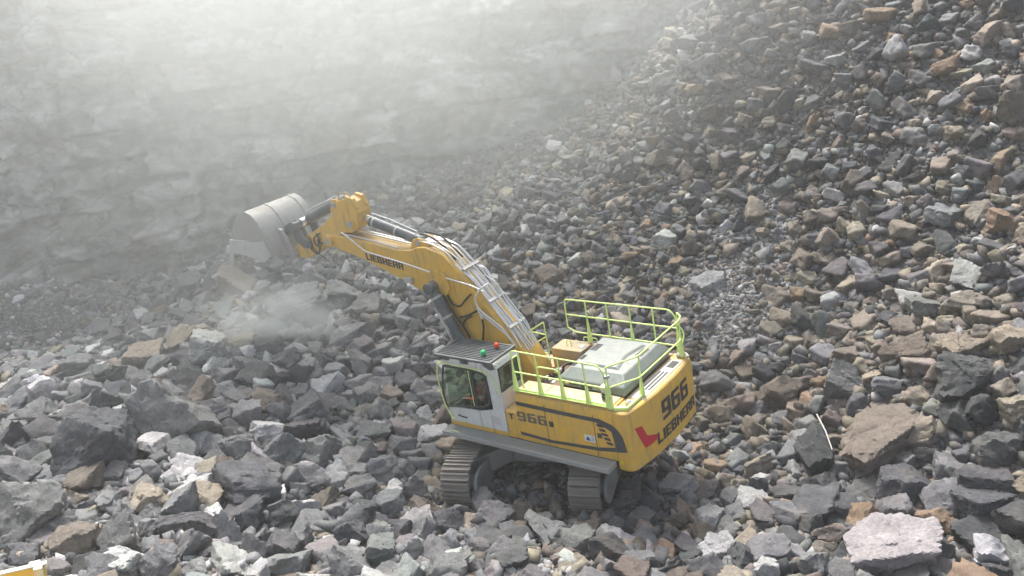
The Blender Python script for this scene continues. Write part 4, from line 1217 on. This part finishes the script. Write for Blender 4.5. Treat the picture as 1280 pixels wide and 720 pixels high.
for k in range(5):
    y = -.84 + k * .42
    t = MB().loft([(11.78, y - .1, 4.2), (11.78, y + .1, 4.2), (11.92, y + .1, 4.24), (11.92, y - .1, 4.24)], [(12.22, y - .05, 3.72), (12.22, y + .05, 3.72), (12.25, y + .05, 3.75), (12.25, y - .05, 3.75)])
    eb(t, "tooth", m_cut, BK_, bevel=.01)

# ------------------------------------------------------------------ driver, seated in the cab
m_skin = mat("skin", (.45, .27, .19), .6)
m_hiv = mat("orange_work_jacket", (.92, .09, .04), .8, bump=.4, bscale=30)
m_nav = mat("navy_trousers", (.03, .035, .05), .9)
m_boot = mat("black_boots", (.02, .02, .02), .6)
m_refl = mat("reflective_tape", (.75, .75, .72), .4)
pb = np.array([1.60, 1.35, .70])                      # hips on the seat, excavator coordinates


def person():
    nodes, edges = {}, []

    def nd(k, p, r, par=None):
        nodes[k] = (p, r)
        if par: edges.append((par, k))
    nd('hip', (0, 0, 0), .14); nd('waist', (-.02, 0, .17), .135, 'hip'); nd('chest', (-.03, 0, .38), .155, 'waist'); nd('neck', (-.02, 0, .54), .06, 'chest'); nd('jaw', (.01, 0, .62), .075, 'neck'); nd('head', (0, 0, .70), .095, 'jaw'); nd('crown', (-.01, 0, .79), .065, 'head')
    nd('nose', (.105, 0, .69), .015, 'head')
    for s, t in ((1, 'l'), (-1, 'r')):
        nd('sh' + t, (-.03, s * .19, .47), .075, 'chest'); nd('el' + t, (.08, s * .25, .22), .05, 'sh' + t); nd('wr' + t, (.32, s * .27, .2), .034, 'el' + t); nd('pa' + t, (.39, s * .28, .2), .032, 'wr' + t)
        for k in range(4):
            nd('f%d%s' % (k, t), (.44 + .006 * (k % 3), s * (.25 + .02 * k), .205), .0095, 'pa' + t); nd('g%d%s' % (k, t), (.46, s * (.25 + .02 * k), .17), .008, 'f%d%s' % (k, t)); 
        nd('th' + t, (.38, s * .23, .225), .010, 'pa' + t)
        nd('ear' + t, (0, s * .1, .70), .018, 'head')
        nd('le' + t, (.03, s * .1, -.01), .1, 'hip'); nd('kn' + t, (.46, s * .14, .03), .07, 'le' + t); nd('an' + t, (.56, s * .14, -.36), .05, 'kn' + t); nd('to' + t, (.72, s * .15, -.42), .045, 'an' + t)
    names = list(nodes); P = np.array([nodes[k][0] for k in names])
    me = bpy.data.meshes.new("person")
    me.from_pydata([tuple(pb + p - ORG) for p in P], [(names.index(a), names.index(b)) for a, b in edges], [])
    ob = bpy.data.objects.new("person", me); COL.objects.link(ob)
    sk_ = ob.modifiers.new("skin", 'SKIN'); sk_.use_smooth_shade = True
    for i, k in enumerate(names):
        r = nodes[k][1]
        me.skin_vertices[0].data[i].radius = (r, r)
        me.skin_vertices[0].data[i].use_root = (k == 'hip')
    sb_ = ob.modifiers.new("sub", 'SUBSURF'); sb_.levels = 2; sb_.render_levels = 2
    dg_ = bpy.context.evaluated_depsgraph_get()
    nm = bpy.data.meshes.new_from_object(ob.evaluated_get(dg_))
    ob.modifiers.clear(); ob.data = nm
    nm.materials.clear()
    for m in (m_hiv, m_nav, m_skin, m_boot, m_refl): nm.materials.append(m)
    for p in nm.polygons:
        c = np.array(p.center) + ORG - pb
        k = names[int(np.argmin(((P - c) ** 2).sum(1)))]
        i = 0
        if k[:2] in ('le', 'kn'): i = 1
        if k[:2] in ('an', 'to'): i = 3
        if k[:2] in ('pa', 'wr', 'ne', 'ja', 'he', 'cr', 'no', 'ea', 'th') or k[0] in 'fg': i = 2
        if i == 0 and (abs(c[2] - .2) < .03 and abs(c[1]) < .18): i = 4
        p.material_index = i
    nm.polygons.foreach_set("use_smooth", np.ones(len(nm.polygons), bool))
    ob.matrix_world = Matrix.Translation(Vector(MLOC)) @ Matrix([list(r) for r in MROT]).to_4x4()
    hm = MB().lathe([(.125, .73), (.12, .78), (.095, .84), (.05, .875), (.01, .885)], tuple(pb + np.array([-.005, 0, 0])), n=18)
    hm.prism([(pb[0] + .08, pb[1] - .09), (pb[0] + .19, pb[1] - .05), (pb[0] + .19, pb[1] + .05), (pb[0] + .08, pb[1] + .09)], pb[2] + .735, pb[2] + .75, 'z')
    hm.build("hard_hat", m_wht, ob, .004, origin=ORG)
    tag(ob, "driver in orange jacket and white hard hat seated in the white cab", "person")


person()


# ------------------------------------------------------------------ dump truck whose body corner rises into the lower left corner
def truck():
    c0 = np.array([0, 0, CAMH]) + ray(55, 699) / ray(55, 699)[1] * 9.6      # rear right top corner of the body
    a = math.radians(24)
    fx = np.array([-math.cos(a), math.sin(a) * -1, 0.0]); fy = np.array([math.sin(a), -math.cos(a), 0.0])   # length to the left, width towards the camera
    fx /= np.linalg.norm(fx); fy = np.array([fx[1], -fx[0], 0]); fy = fy if fy[1] < 0 else -fy
    g = float(ground([c0[0] - 4], [c0[1] - 1])[0])
    h = c0[2] - g
    T = empty("dump_truck", (c0[0] + fx[0] * 3, c0[1] + fx[1] * 3 + fy[1] * 1.4, g), np.stack([fx, fy, [0, 0, 1]], 1) if np.linalg.det(np.stack([fx, fy, [0, 0, 1]], 1)) > 0 else np.stack([fx, fy, [0, 0, 1]], 1))
    tag(T, "yellow steel dump truck whose body rim pokes into the bottom left corner", "dump truck")
    M = np.stack([fx, fy, [0, 0, 1.]], 1)
    if np.linalg.det(M) < 0:
        pass
    base = np.array(T.matrix_world.translation)
    o = c0 - base                                        # corner in world axes from the base
    loc = M.T @ o
    X0, Y0, Z0 = loc
    L, Wd = 6.4, 2.9
    m_ty = mat("truck_yellow_paint", (.74, .52, .10), .45, dirt=.4, dirt_col=(.5, .45, .36), scale=2)
    m_cream = mat("cream_edge_paint", (.62, .60, .47), .45)
    b = MB()
    b.box(X0, X0 + L, Y0, Y0 + .06, Z0 - 1.6, Z0 - .06); b.box(X0, X0 + L, Y0 + Wd - .06, Y0 + Wd, Z0 - 1.6, Z0 - .06)
    b.box(X0 + L - .08, X0 + L, Y0 + .06, Y0 + Wd - .06, Z0 - 1.6, Z0 + .1); b.box(X0 + .02, X0 + L - .08, Y0 + .06, Y0 + Wd - .06, Z0 - 1.6, Z0 - 1.5)
    bo = b.build("tipper_body", m_ty, T, .01)
    r = MB()
    r.box(X0 - .03, X0 + L, Y0 - .012, Y0 + .07, Z0 - .058, Z0 - .03); r.box(X0 - .03, X0 + L, Y0 + Wd - .07, Y0 + Wd + .012, Z0 - .058, Z0 - .03)
    r.build("body_rim", m_cream, bo, .008)
    p = MB()
    for k in range(6):
        x = X0 + .06 + k * 1.2
        p.box(x, x + .14, Y0 - .12, Y0 - .003, Z0 - 1.55, Z0 - .065); p.box(x, x + .14, Y0 + Wd + .003, Y0 + Wd + .12, Z0 - 1.55, Z0 - .065)
    p.build("body_post", m_cream, bo, .008)
    MB().box(X0 + .02, X0 + .13, Y0 + .062, Y0 + .15, Z0 - 1.49, Z0 - .03).build("corner_post", m_cream, bo, .006)
    gate = MB().box(X0 - .06, X0 + .015, Y0 + .16, Y0 + Wd - .1, Z0 - 1.5, Z0 - .16)
    gate.build("tailgate", m_cream, bo, .01)
    ch_ = MB().box(X0 + .6, X0 + L + 2.6, Y0 + .9, Y0 + 1.25, Z0 - 2.3, Z0 - 1.7).box(X0 + .6, X0 + L + 2.6, Y0 + Wd - 1.25, Y0 + Wd - .9, Z0 - 2.3, Z0 - 1.7)
    ch_.build("chassis", m_blk, T, .02)
    rw = (h - 2.4) if h - 2.4 > .6 else .85
    for x in (X0 + 1.2, X0 + 2.9, X0 + L + 1.6):
        for y in (Y0 + .2, Y0 + Wd - .75):
            w = MB().lathe([(.45, 0), (.8, .02), (.88, .1), (.88, .45), (.8, .53), (.45, .55)], (x, y, .86), 'y', 28)
            t = w.build("wheel", m_hose, T)
            MB().lathe([(.1, .1), (.42, .06), (.44, .49), (.1, .45)], (x, y, .86), 'y', 24).build("rim", m_cream, t)
    cbn = MB().prism([(X0 + L + .5, 1.3), (X0 + L + .5, 3.5), (X0 + L + 2.1, 3.5), (X0 + L + 2.6, 2.4), (X0 + L + 2.7, 1.3)], Y0 + .3, Y0 + Wd - .3, 'y')
    c_ = cbn.build("cab", m_ty, T, .05)
    MB().loft([(X0 + L + 2.14, Y0 + .45, 3.4), (X0 + L + 2.14, Y0 + Wd - .45, 3.4), (X0 + L + 2.16, Y0 + Wd - .45, 3.41), (X0 + L + 2.16, Y0 + .45, 3.41)],
              [(X0 + L + 2.6, Y0 + .45, 2.45), (X0 + L + 2.6, Y0 + Wd - .45, 2.45), (X0 + L + 2.62, Y0 + Wd - .45, 2.46), (X0 + L + 2.62, Y0 + .45, 2.46)]).build("windscreen", m_glass, c_)
    for y in (Y0 + .5, Y0 + Wd - .8):
        MB().box(X0 + L + 2.7, X0 + L + 2.74, y, y + .3, 1.5, 1.75).build("headlight", m_wht, c_, .02)


truck()

# ------------------------------------------------------------------ thin pale rod lying among the dark stones
_p, _ = hit(1018, 540); _q, _ = hit(1038, 577)
_p = _p + np.array([0, 0, .55]); _q = _q + np.array([0, 0, .35])
rod = MB().tube([_p, (_p + _q) / 2 + np.array([.03, 0, .02]), _q], .022, 7).build("metal_rod", m_pale, origin=_q)
rod.location = _q
tag(rod, "thin pale metal rod leaning on dark stones right of the counterweight", "rod")

# ------------------------------------------------------------------ boulders and rubble
CEX = mworld(ORG)
_uvz = MROT


def in_footprint(x, y, pad):
    """is this place under the tracks"""
    l = np.stack([x - CEX[0], y - CEX[1]], -1)
    e = (MROT @ EL)[:2]; t = (MROT @ ET)[:2]
    e = e / np.linalg.norm(e); t = t / np.linalg.norm(t)
    a, b = l @ e, l @ t
    return (np.abs(a) < 2.8 + pad) & (np.abs(b) < 2.2 + pad)


def footprint_track(x, y, pad):
    l = np.stack([x - CEX[0], y - CEX[1]], -1)
    e = (MROT @ EL)[:2]; t = (MROT @ ET)[:2]
    e = e / np.linalg.norm(e); t = t / np.linalg.norm(t)
    a, b = l @ e, l @ t
    return (np.abs(a) < 2.75 + pad) & (np.abs(np.abs(b) - 1.75) < .45 + pad)


def cliff_y(x): return np.interp(x, [-42, -20, -14, 0, 8, 14, 36], [34.5, 36, 37.6, 38.6, 38.2, 37.8, 37]) + 0.4


HERO = """30,648,104,82,g big weathered|118,566,96,104,d tall dark slanted|90,681,64,50,b brown wedge shaped|160,704,62,40,p pale low|310,619,80,62,d large dark flat faced|191,628,48,42,t tan rounded|18,594,48,50,g grey domed
236,612,44,26,p small pale|255,608,40,26,p pale squat|130,622,40,26,g grey low|143,595,34,30,g grey cube like|229,661,66,46,d dark ledge like|355,689,46,46,d dark sharp edged|357,563,72,52,g large grey rounded top|300,562,62,54,g grey split
246,553,48,40,p pale grey worn|400,572,34,66,g tall upright grey|231,583,48,24,p pale white topped|424,601,32,38,p narrow pale grey|444,597,40,42,g grey ridged|481,590,42,48,g grey upright block like|385,517,62,46,g tilted grey slab like|410,487,52,30,w whitish bright
333,506,46,40,b brown grey veined|276,496,50,46,g grey rough|252,501,28,52,b brown upright pillar like|262,440,58,50,p pale bluish grey|238,432,50,44,t tan leaning|184,452,56,42,t tan pale flat|303,430,34,26,t pale tan small|372,440,34,20,p pale thin
436,426,62,28,g grey ledge like|378,392,84,46,g large tilted slab like|293,356,52,44,t tan blunt|236,358,38,26,g grey small|126,412,36,24,g pale grey lone|432,376,50,44,g grey broad|462,390,48,32,g grey wedge shaped|462,500,40,36,g grey angular
130,468,60,34,g grey flat topped|58,498,44,32,g grey cracked|48,520,46,38,g pale grey tilted|22,540,40,30,g grey split|198,533,112,70,g huge grey slanting|268,518,60,40,g brownish grey broken|75,660,50,40,g grey half buried|330,590,46,34,g grey knobbly
290,690,40,24,d small dark|455,640,40,36,d dark grey|500,560,34,34,g grey|520,620,36,36,d dark pitted|470,545,44,30,g grey wide|545,690,42,40,g grey corner|500,668,36,36,d dark blunt|95,460,44,34,g grey shadowed
1110,690,106,62,p huge pale flat topped|971,496,48,50,b brown grey upright|1058,484,58,42,g grey pointed|1098,552,104,62,b wide brown gritty|1131,613,66,62,d dark brown blocky|1154,545,42,42,t tan leaning|1164,651,44,34,o orange tan|1258,427,48,52,t pale tan tall
1272,521,34,58,t light tan upright|1200,436,58,42,t tan grey broad|1240,602,76,38,d long dark slab like|1226,632,62,42,d dark flat|1246,566,54,50,d dark rounded|1208,472,92,54,d wide dark smooth|1264,136,40,44,b brown slanted|1184,87,46,22,o rusty brown long
1250,282,40,38,o rusty orange|824,200,40,28,b pinkish brown|830,269,30,28,g grey small|829,302,30,28,p pale small|689,347,40,36,b brown rounded|884,650,42,42,p pale grey|939,634,46,28,p pale flat|898,690,56,34,p pale wide
955,692,54,50,g grey large|1010,706,44,40,g grey|636,702,44,44,d dark tall|700,671,38,36,g grey|610,634,36,42,g grey smooth|662,628,32,32,d dark|692,628,32,34,g grey pointed|1020,570,44,64,d tall dark|1238,694,44,44,p pale chalky|1180,270,52,26,g grey long flat|1160,386,54,26,g grey flat|1060,446,52,28,b brown flat
886,358,42,24,p pale crushed|600,690,40,40,g dark grey|760,690,44,44,d dark rounded|800,706,40,34,g grey|560,660,40,38,d dark grey|1200,380,40,34,t tan|1130,440,60,36,b brown smooth|1085,590,44,34,g grey|860,706,40,36,d dark|1060,640,40,40,d dark grey"""

COLS = {'g': GREY, 'd': DARK, 't': TAN, 'b': BROWN, 'p': PALE, 'w': (.62, .62, .6), 'o': ORNG}
CNAME = {'g': 'grey', 'd': 'dark', 't': 'tan', 'b': 'brown', 'p': 'pale grey', 'w': 'whitish', 'o': 'rusty orange', 'v': 'purplish grey'}
taken = []      # x, y, radius


def jit(c, a=.12):
    k = RNG.normal(1, a)
    return tuple(float(np.clip(v * k * RNG.normal(1, .02), .02, .6)) for v in c)


heroes = []
for line in HERO.replace("\n", "|").split("|"):
    u, v, w, h, rest = line.split(",")
    u, v, w, h = float(u), float(v), float(w), float(h)
    ck, desc = rest.split(" ", 1)
    vb_ = min(v + .22 * h, 735)
    P, t = hit(u, vb_)
    dep = t
    W_, H_ = w * dep / FOC, h * dep / FOC
    dims = np.array([W_ / 2 * 1.04, (W_ + H_) / 4 * .95, H_ / 2 * 1.0])
    if in_footprint(P[:1], P[1:2], max(dims[:2].max() * .6, 0) - .35)[0] and u > 500: continue
    d = ray(u, v); d = d / d[1]
    y = P[1] + dims[1] * .1
    c = np.array([0, 0, CAMH]) + d * y
    c[2] = max(c[2], float(ground([c[0]], [c[1]])[0]) + dims[2] * .25)
    V, Fc = rock_shape(5 if w > 55 else 4, RNG, dims, sharp=60, rough=.09, tilt=.12 if 'flat' in desc else .3, cuts=(2, 4) if 'flat' in desc else (2, 7))
    a1, a2, a3 = RNG.normal(0, .18), RNG.normal(0, .14), RNG.normal(0, .35)
    if 'flat' in desc or 'low' in desc or 'slab' in desc: a1 *= .3; a2 *= .3
    if 'slant' in desc or 'lean' in desc or 'tilt' in desc: a2 -= .45
    Rm = Matrix.Rotation(a3, 3, 'Z') @ Matrix.Rotation(a2, 3, 'Y') @ Matrix.Rotation(a1, 3, 'X')
    ob = bpy.data.objects.new("boulder", mesh_from("boulder", V, Fc, True)); COL.objects.link(ob)
    ob.data.set_sharp_from_angle(angle=math.radians(28))
    ob.data.materials.append(M_ROCK); _k = float(1 + .32 / (1 + math.exp((c[0] + 1.5) / 1.6))); ob.color = (*[min(.55, q * _k) for q in jit(COLS[ck], .06)], 1)  # leftward lift: dust and haze brightness both in the stone colour
    ob.matrix_world = Matrix.Translation(Vector(c)) @ Rm.to_4x4()
    taken.append((c[0], c[1], max(dims[:2]) * .82))
    heroes.append((ob, u, v, w, h, desc, ck))

# landmarks that a label can name, with where they appear from here
LM = [("the bucket", 335, 300), ("the stick", 420, 285), ("the boom", 540, 340), ("the cab", 590, 480), ("the cab-side track", 590, 605), ("the tail-side track", 742, 615),
      ("the counterweight", 840, 500), ("the far handrail", 775, 385), ("the metal rod", 1028, 555), ("the dump truck rim", 30, 705), ("the bare gravel chute", 900, 365)]


def place_words(u, v):
    n, x, y = min(LM, key=lambda L: math.hypot(u - L[1], v - L[2]))
    dx, dy = u - x, v - y
    dist = math.hypot(dx, dy)
    rel = ("above" if dy < 0 else "below") if abs(dy) > 1.3 * abs(dx) else ("left of" if dx < 0 else "right of")
    if .5 < abs(dy) / (abs(dx) + 1e-6) < 2:
        rel = ("above and " if dy < 0 else "below and ") + ("left of" if dx < 0 else "right of")
    far = "just " if dist < 90 else ("" if dist < 220 else "well ")
    return far + rel + " " + n


used_lab = {}
for ob, u, v, w, h, desc, ck in heroes:
    base = f"{desc} {'boulder' if w > 45 else 'rock'} {place_words(u, v)}"
    used_lab.setdefault(base, []).append((ob, u, v, w))
for base, L in used_lab.items():
    L.sort(key=lambda k: -k[3])
    for i, (ob, u, v, w) in enumerate(L):
        lab = base if len(L) == 1 else (("larger " if i == 0 else "smaller ") + base if len(L) == 2 else f"{['largest', 'middle sized', 'smallest', 'least'][min(i, 3)]} {base}")
        tag(ob, lab, "boulder", "big boulders in the rubble")

# other stones: sizes and places drawn at random, thinner where the photo has fine gravel
G1 = hit(60, 420)[0]; G2 = hit(905, 372)[0]; G3 = CEX; GB = hit(270, 500)[0]; GP = hit(330, 410)[0]


def gravel(x, y):
    """1 where only fine material lies"""
    a = np.exp(-(((x - G1[0] + 2) / 5.0) ** 2 + ((y - G1[1] - .6) / 2.2) ** 2) ** 2)
    b = np.exp(-(((x - G2[0]) / 2.0) ** 2 + ((y - G2[1]) / 3.4) ** 2) ** 1.5)
    return np.clip(a + b, 0, 1)


def boulders(x, y): return np.exp(-(((x - GB[0]) / 7.5) ** 2 + ((y - GB[1] + .5) / 6.5) ** 2))


def pick(x, y):
    r = RNG.random(len(x)); right = 1 / (1 + np.exp(-(x - 2.5) / 2.2))
    keys = np.array(['t', 'b', 'g', 'd', 'v', 'p', 'o'])
    pl, pr = np.array([.05, .06, .57, .14, .04, .14, .0]), np.array([.20, .23, .24, .17, .08, .05, .03])
    patch = np.clip(vnoise(x / 4.5, y / 4.5, 21) * 2.2, -1, 1)
    p = pl[None] * (1 - right[:, None]) + pr[None] * right[:, None]
    p[:, [0, 1]] *= (1 + patch[:, None] * .8); p[:, [3, 4]] *= (1 - patch[:, None] * .8)
    p /= p.sum(1)[:, None]
    return keys[np.clip((p.cumsum(1) < r[:, None]).sum(1), 0, 6)]


CC = {**COLS, 'v': PURP}
TX = np.array(taken)
X0, X1, Y0, Y1 = -26, 27, 10.5, 39.5


def inside(x, y): return (y < cliff_y(x) - .2)


mids = []
cell = {}
def free(x, y, r):
    for i in range(int(x - 2), int(x + 3)):
        for j in range(int(y - 2), int(y + 3)):
            for (a, b, c) in cell.get((i, j), ()):
                if (a - x) ** 2 + (b - y) ** 2 < (.64 * (c + r)) ** 2: return False
    return True
for a, b, c in taken: cell.setdefault((int(a), int(b)), []).append((a, b, c))
cand = 36000
cx = RNG.uniform(X0, X1, cand); cy = RNG.uniform(Y0, Y1, cand)
sz = np.sort(.40 * (1 - RNG.random(cand) * .96) ** (-1 / 3.6))[::-1]      # overall size, power law
bb_ = boulders(cx, cy); gg = gravel(cx, cy)
sz = np.clip(sz * (1 + .65 * bb_ + .2 / (1 + np.exp(-(cx - 6) * 1.2)) + .38 / (1 + np.exp((cy - 19.2) * 1.3))), .40, 1.5)
_o = np.argsort(-sz); cx, cy, sz, bb_, gg = cx[_o], cy[_o], sz[_o], bb_[_o], gg[_o]
keep = inside(cx, cy) & (gg < RNG.random(cand) * .9) & ~(in_footprint(cx, cy, .15)) & (sz < .62 + .75 * bb_ + .3 * (cx > 6) + .35 * (cy < 19.5)) 
for i in np.nonzero(keep)[0]:
    r = sz[i] * .5
    if free(cx[i], cy[i], r):
        cell.setdefault((int(cx[i]), int(cy[i])), []).append((cx[i], cy[i], r))
        mids.append((cx[i], cy[i], sz[i]))
mids = np.array(mids)
mz = ground(mids[:, 0], mids[:, 1])
mk = pick(mids[:, 0], mids[:, 1])
NV = 36
VAR3 = []
for k in range(NV):
    el = RNG.uniform(.6, 1.0, 3) * np.array([1.12, .9, .66])
    VAR3.append(rock_shape(4, RNG, el * .5 / .5 * .56, sharp=60, rough=.08))
mrot = rot_rand(RNG, len(mids), 1.0)
mvar = RNG.integers(0, NV, len(mids))
mpos = np.c_[mids[:, 0], mids[:, 1], mz + mids[:, 2] * RNG.uniform(-.02, .30, len(mids))]
u_, v_, d_ = pix(mpos)
pxs = mids[:, 2] * FOC / d_
vis = (u_ > -10) & (u_ < 1290) & (v_ > -10) & (v_ < 735)
# behind the excavator as seen from here
hid = ((u_ > 555) & (u_ < 870) & (v_ > 430) & (v_ < 600) & (d_ > 19.5)) | ((u_ > 290) & (u_ < 390) & (v_ > 255) & (v_ < 320)) | ((u_ > 570) & (u_ < 650) & (v_ > 330) & (v_ < 440))
score = np.where(vis & ~hid, pxs, 0)
NIND = 300 - len(heroes)
single = np.zeros(len(mids), bool); single[np.argsort(-score)[:NIND]] = True
single &= score > 0
vmesh = {}
info = []
for i in np.nonzero(single)[0]:
    k = mvar[i]
    if k not in vmesh:
        m_ = mesh_from("rock", *VAR3[k], True); m_.set_sharp_from_angle(angle=math.radians(28)); m_.materials.append(M_ROCK); vmesh[k] = m_
    ob = bpy.data.objects.new("rock", vmesh[k]); COL.objects.link(ob)
    S_ = mids[i, 2]
    ob.matrix_world = Matrix.Translation(Vector(mpos[i])) @ Matrix([list(r) for r in mrot[i]]).to_4x4() @ Matrix.Diagonal((S_, S_, S_, 1))
    _k = float(1 + .32 / (1 + math.exp((mids[i, 0] + 1.5) / 1.6))); ob.color = (*[min(.5, q * _k) for q in jit(CC[mk[i]], .13)], 1)  # same paling to the left, dust and haze carried by the colour
    info.append((ob, u_[i], v_[i], pxs[i], mk[i]))
groups = {}
for ob, u, v, p, k in info:
    groups.setdefault((CNAME[k], place_words(u, v)), []).append((p, ob, u, v))
for (cn, pw), L in groups.items():
    L.sort(key=lambda q: -q[0])
    for i, (p, ob, u, v) in enumerate(L):
        if len(L) == 1: lab = f"{cn} angular rock {pw}"
        elif i == 0: lab = f"largest loose {cn} rock {pw}"
        elif i == 1 and len(L) == 2: lab = f"smaller loose {cn} rock {pw}"
        else: lab = f"one of the smaller {cn} rocks {pw}"
        tag(ob, lab, "rock", "loose rocks in the rubble" if (len(L) < 3 or i == 0) else f"smaller {cn} rocks {pw}")


class Heap:
    def __init__(s): s.V, s.F, s.C, s.n = [], [], [], 0

    def put(s, shapes, pos, rot, size, col):
        which = RNG.integers(0, len(shapes), len(pos))
        for k, (V, F) in enumerate(shapes):
            ii = np.nonzero(which == k)[0]
            if not len(ii): continue
            P = np.einsum('nij,vj->nvi', rot[ii], V) * size[ii][:, None, None] + pos[ii][:, None, :]
            m = len(V)
            s.F.append((F[None] + (s.n + np.arange(len(ii)) * m)[:, None, None]).reshape(-1, 3))
            s.V.append(P.reshape(-1, 3)); s.C.append(np.repeat(col[ii], m, 0)); s.n += m * len(ii)


heap = Heap()
def dust_haze(x): return 1 + .32 / (1 + np.exp((np.asarray(x) + 1.5) / 1.6))      # paler stones at the left: pale dust plus haze brightness put into the colour


def colours(k, a=.16):
    c = np.array([CC[q] for q in k]); j = RNG.normal(1, a, (len(c), 1)) * RNG.normal(1, .025, (len(c), 3))
    return np.clip(c * j, .015, .42)
rest = ~single
heap.put([rock_shape(4, RNG, RNG.uniform(.62, 1.0, 3) * np.array([.64, .53, .40]), 60, .08) for _ in range(30)], mpos[rest], mrot[rest], mids[rest, 2], colours(mk[rest]) * dust_haze(mids[rest, 0])[:, None])
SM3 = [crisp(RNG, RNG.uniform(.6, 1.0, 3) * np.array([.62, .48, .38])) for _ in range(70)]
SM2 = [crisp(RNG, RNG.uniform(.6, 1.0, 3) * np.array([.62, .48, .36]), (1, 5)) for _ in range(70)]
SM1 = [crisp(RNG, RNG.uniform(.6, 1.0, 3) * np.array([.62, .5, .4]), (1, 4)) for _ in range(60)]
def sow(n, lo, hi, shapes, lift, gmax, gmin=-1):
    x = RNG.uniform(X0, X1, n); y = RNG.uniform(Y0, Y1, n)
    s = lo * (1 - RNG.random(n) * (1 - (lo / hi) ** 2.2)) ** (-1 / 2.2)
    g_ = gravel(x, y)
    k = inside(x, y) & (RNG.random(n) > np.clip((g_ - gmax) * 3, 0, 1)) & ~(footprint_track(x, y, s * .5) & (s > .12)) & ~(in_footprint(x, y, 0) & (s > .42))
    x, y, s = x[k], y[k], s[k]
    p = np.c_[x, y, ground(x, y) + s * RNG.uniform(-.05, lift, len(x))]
    heap.put(shapes, p, rot_rand(RNG, len(x), 1.3), s, colours(pick(x, y)) * dust_haze(x)[:, None])
sow(22000, .26, .46, SM3, .5, .62)
sow(46000, .15, .27, SM2, .45, .85)
sow(110000, .06, .155, SM1, .22, 2.0)
def gravel_patch(n, c, rx, ry, lo, hi, tint):
    x = c[0] + rx * RNG.normal(0, .55, n); y = c[1] + ry * RNG.normal(0, .55, n)
    k = inside(x, y); x, y = x[k], y[k]
    s = lo * (1 - RNG.random(len(x)) * (1 - (lo / hi) ** 2.0)) ** (-1 / 2.0)
    p = np.c_[x, y, ground(x, y) + s * RNG.uniform(.0, .4, len(x))]
    col = np.clip(colours(pick(x, y)) * .5 + np.array(tint) * .5, .02, .7) * RNG.normal(1, .12, (len(x), 1))
    heap.put(SM1, p, rot_rand(RNG, len(x), 1.3), s, np.clip(col, .02, .7))
gravel_patch(26000, G2 + np.array([0, .5, 0]), 2.6, 4.4, .05, .2, (.23, .225, .22))
gravel_patch(26000, G1 + np.array([-2, .6, 0]), 5.5, 3.0, .05, .17, (.15, .15, .148))
gravel_patch(6000, hit(958, 335)[0], .9, 2.6, .06, .26, (.40, .405, .41))
gravel_patch(3500, hit(885, 366)[0], .75, .9, .05, .22, (.55, .555, .56))
gravel_patch(5000, hit(930, 410)[0], 1.5, 1.2, .05, .2, (.30, .305, .31))
V = np.concatenate(heap.V); F = np.concatenate(heap.F); C = np.concatenate(heap.C)
me = mesh_from("rubble", V, F)
at = me.attributes.new("tint", 'FLOAT_COLOR', 'POINT')
at.data.foreach_set("color", np.c_[C, np.ones(len(C))].astype(np.float32).ravel())
me.materials.append(M_RUB)
ru = bpy.data.objects.new("rubble", me); COL.objects.link(ru); ru["kind"] = "stuff"; ru["label"] = "broken limestone rubble covering the slope"
print("stones", len(heroes), int(single.sum()), len(mids), "verts", len(V), "camera height", CAMH)
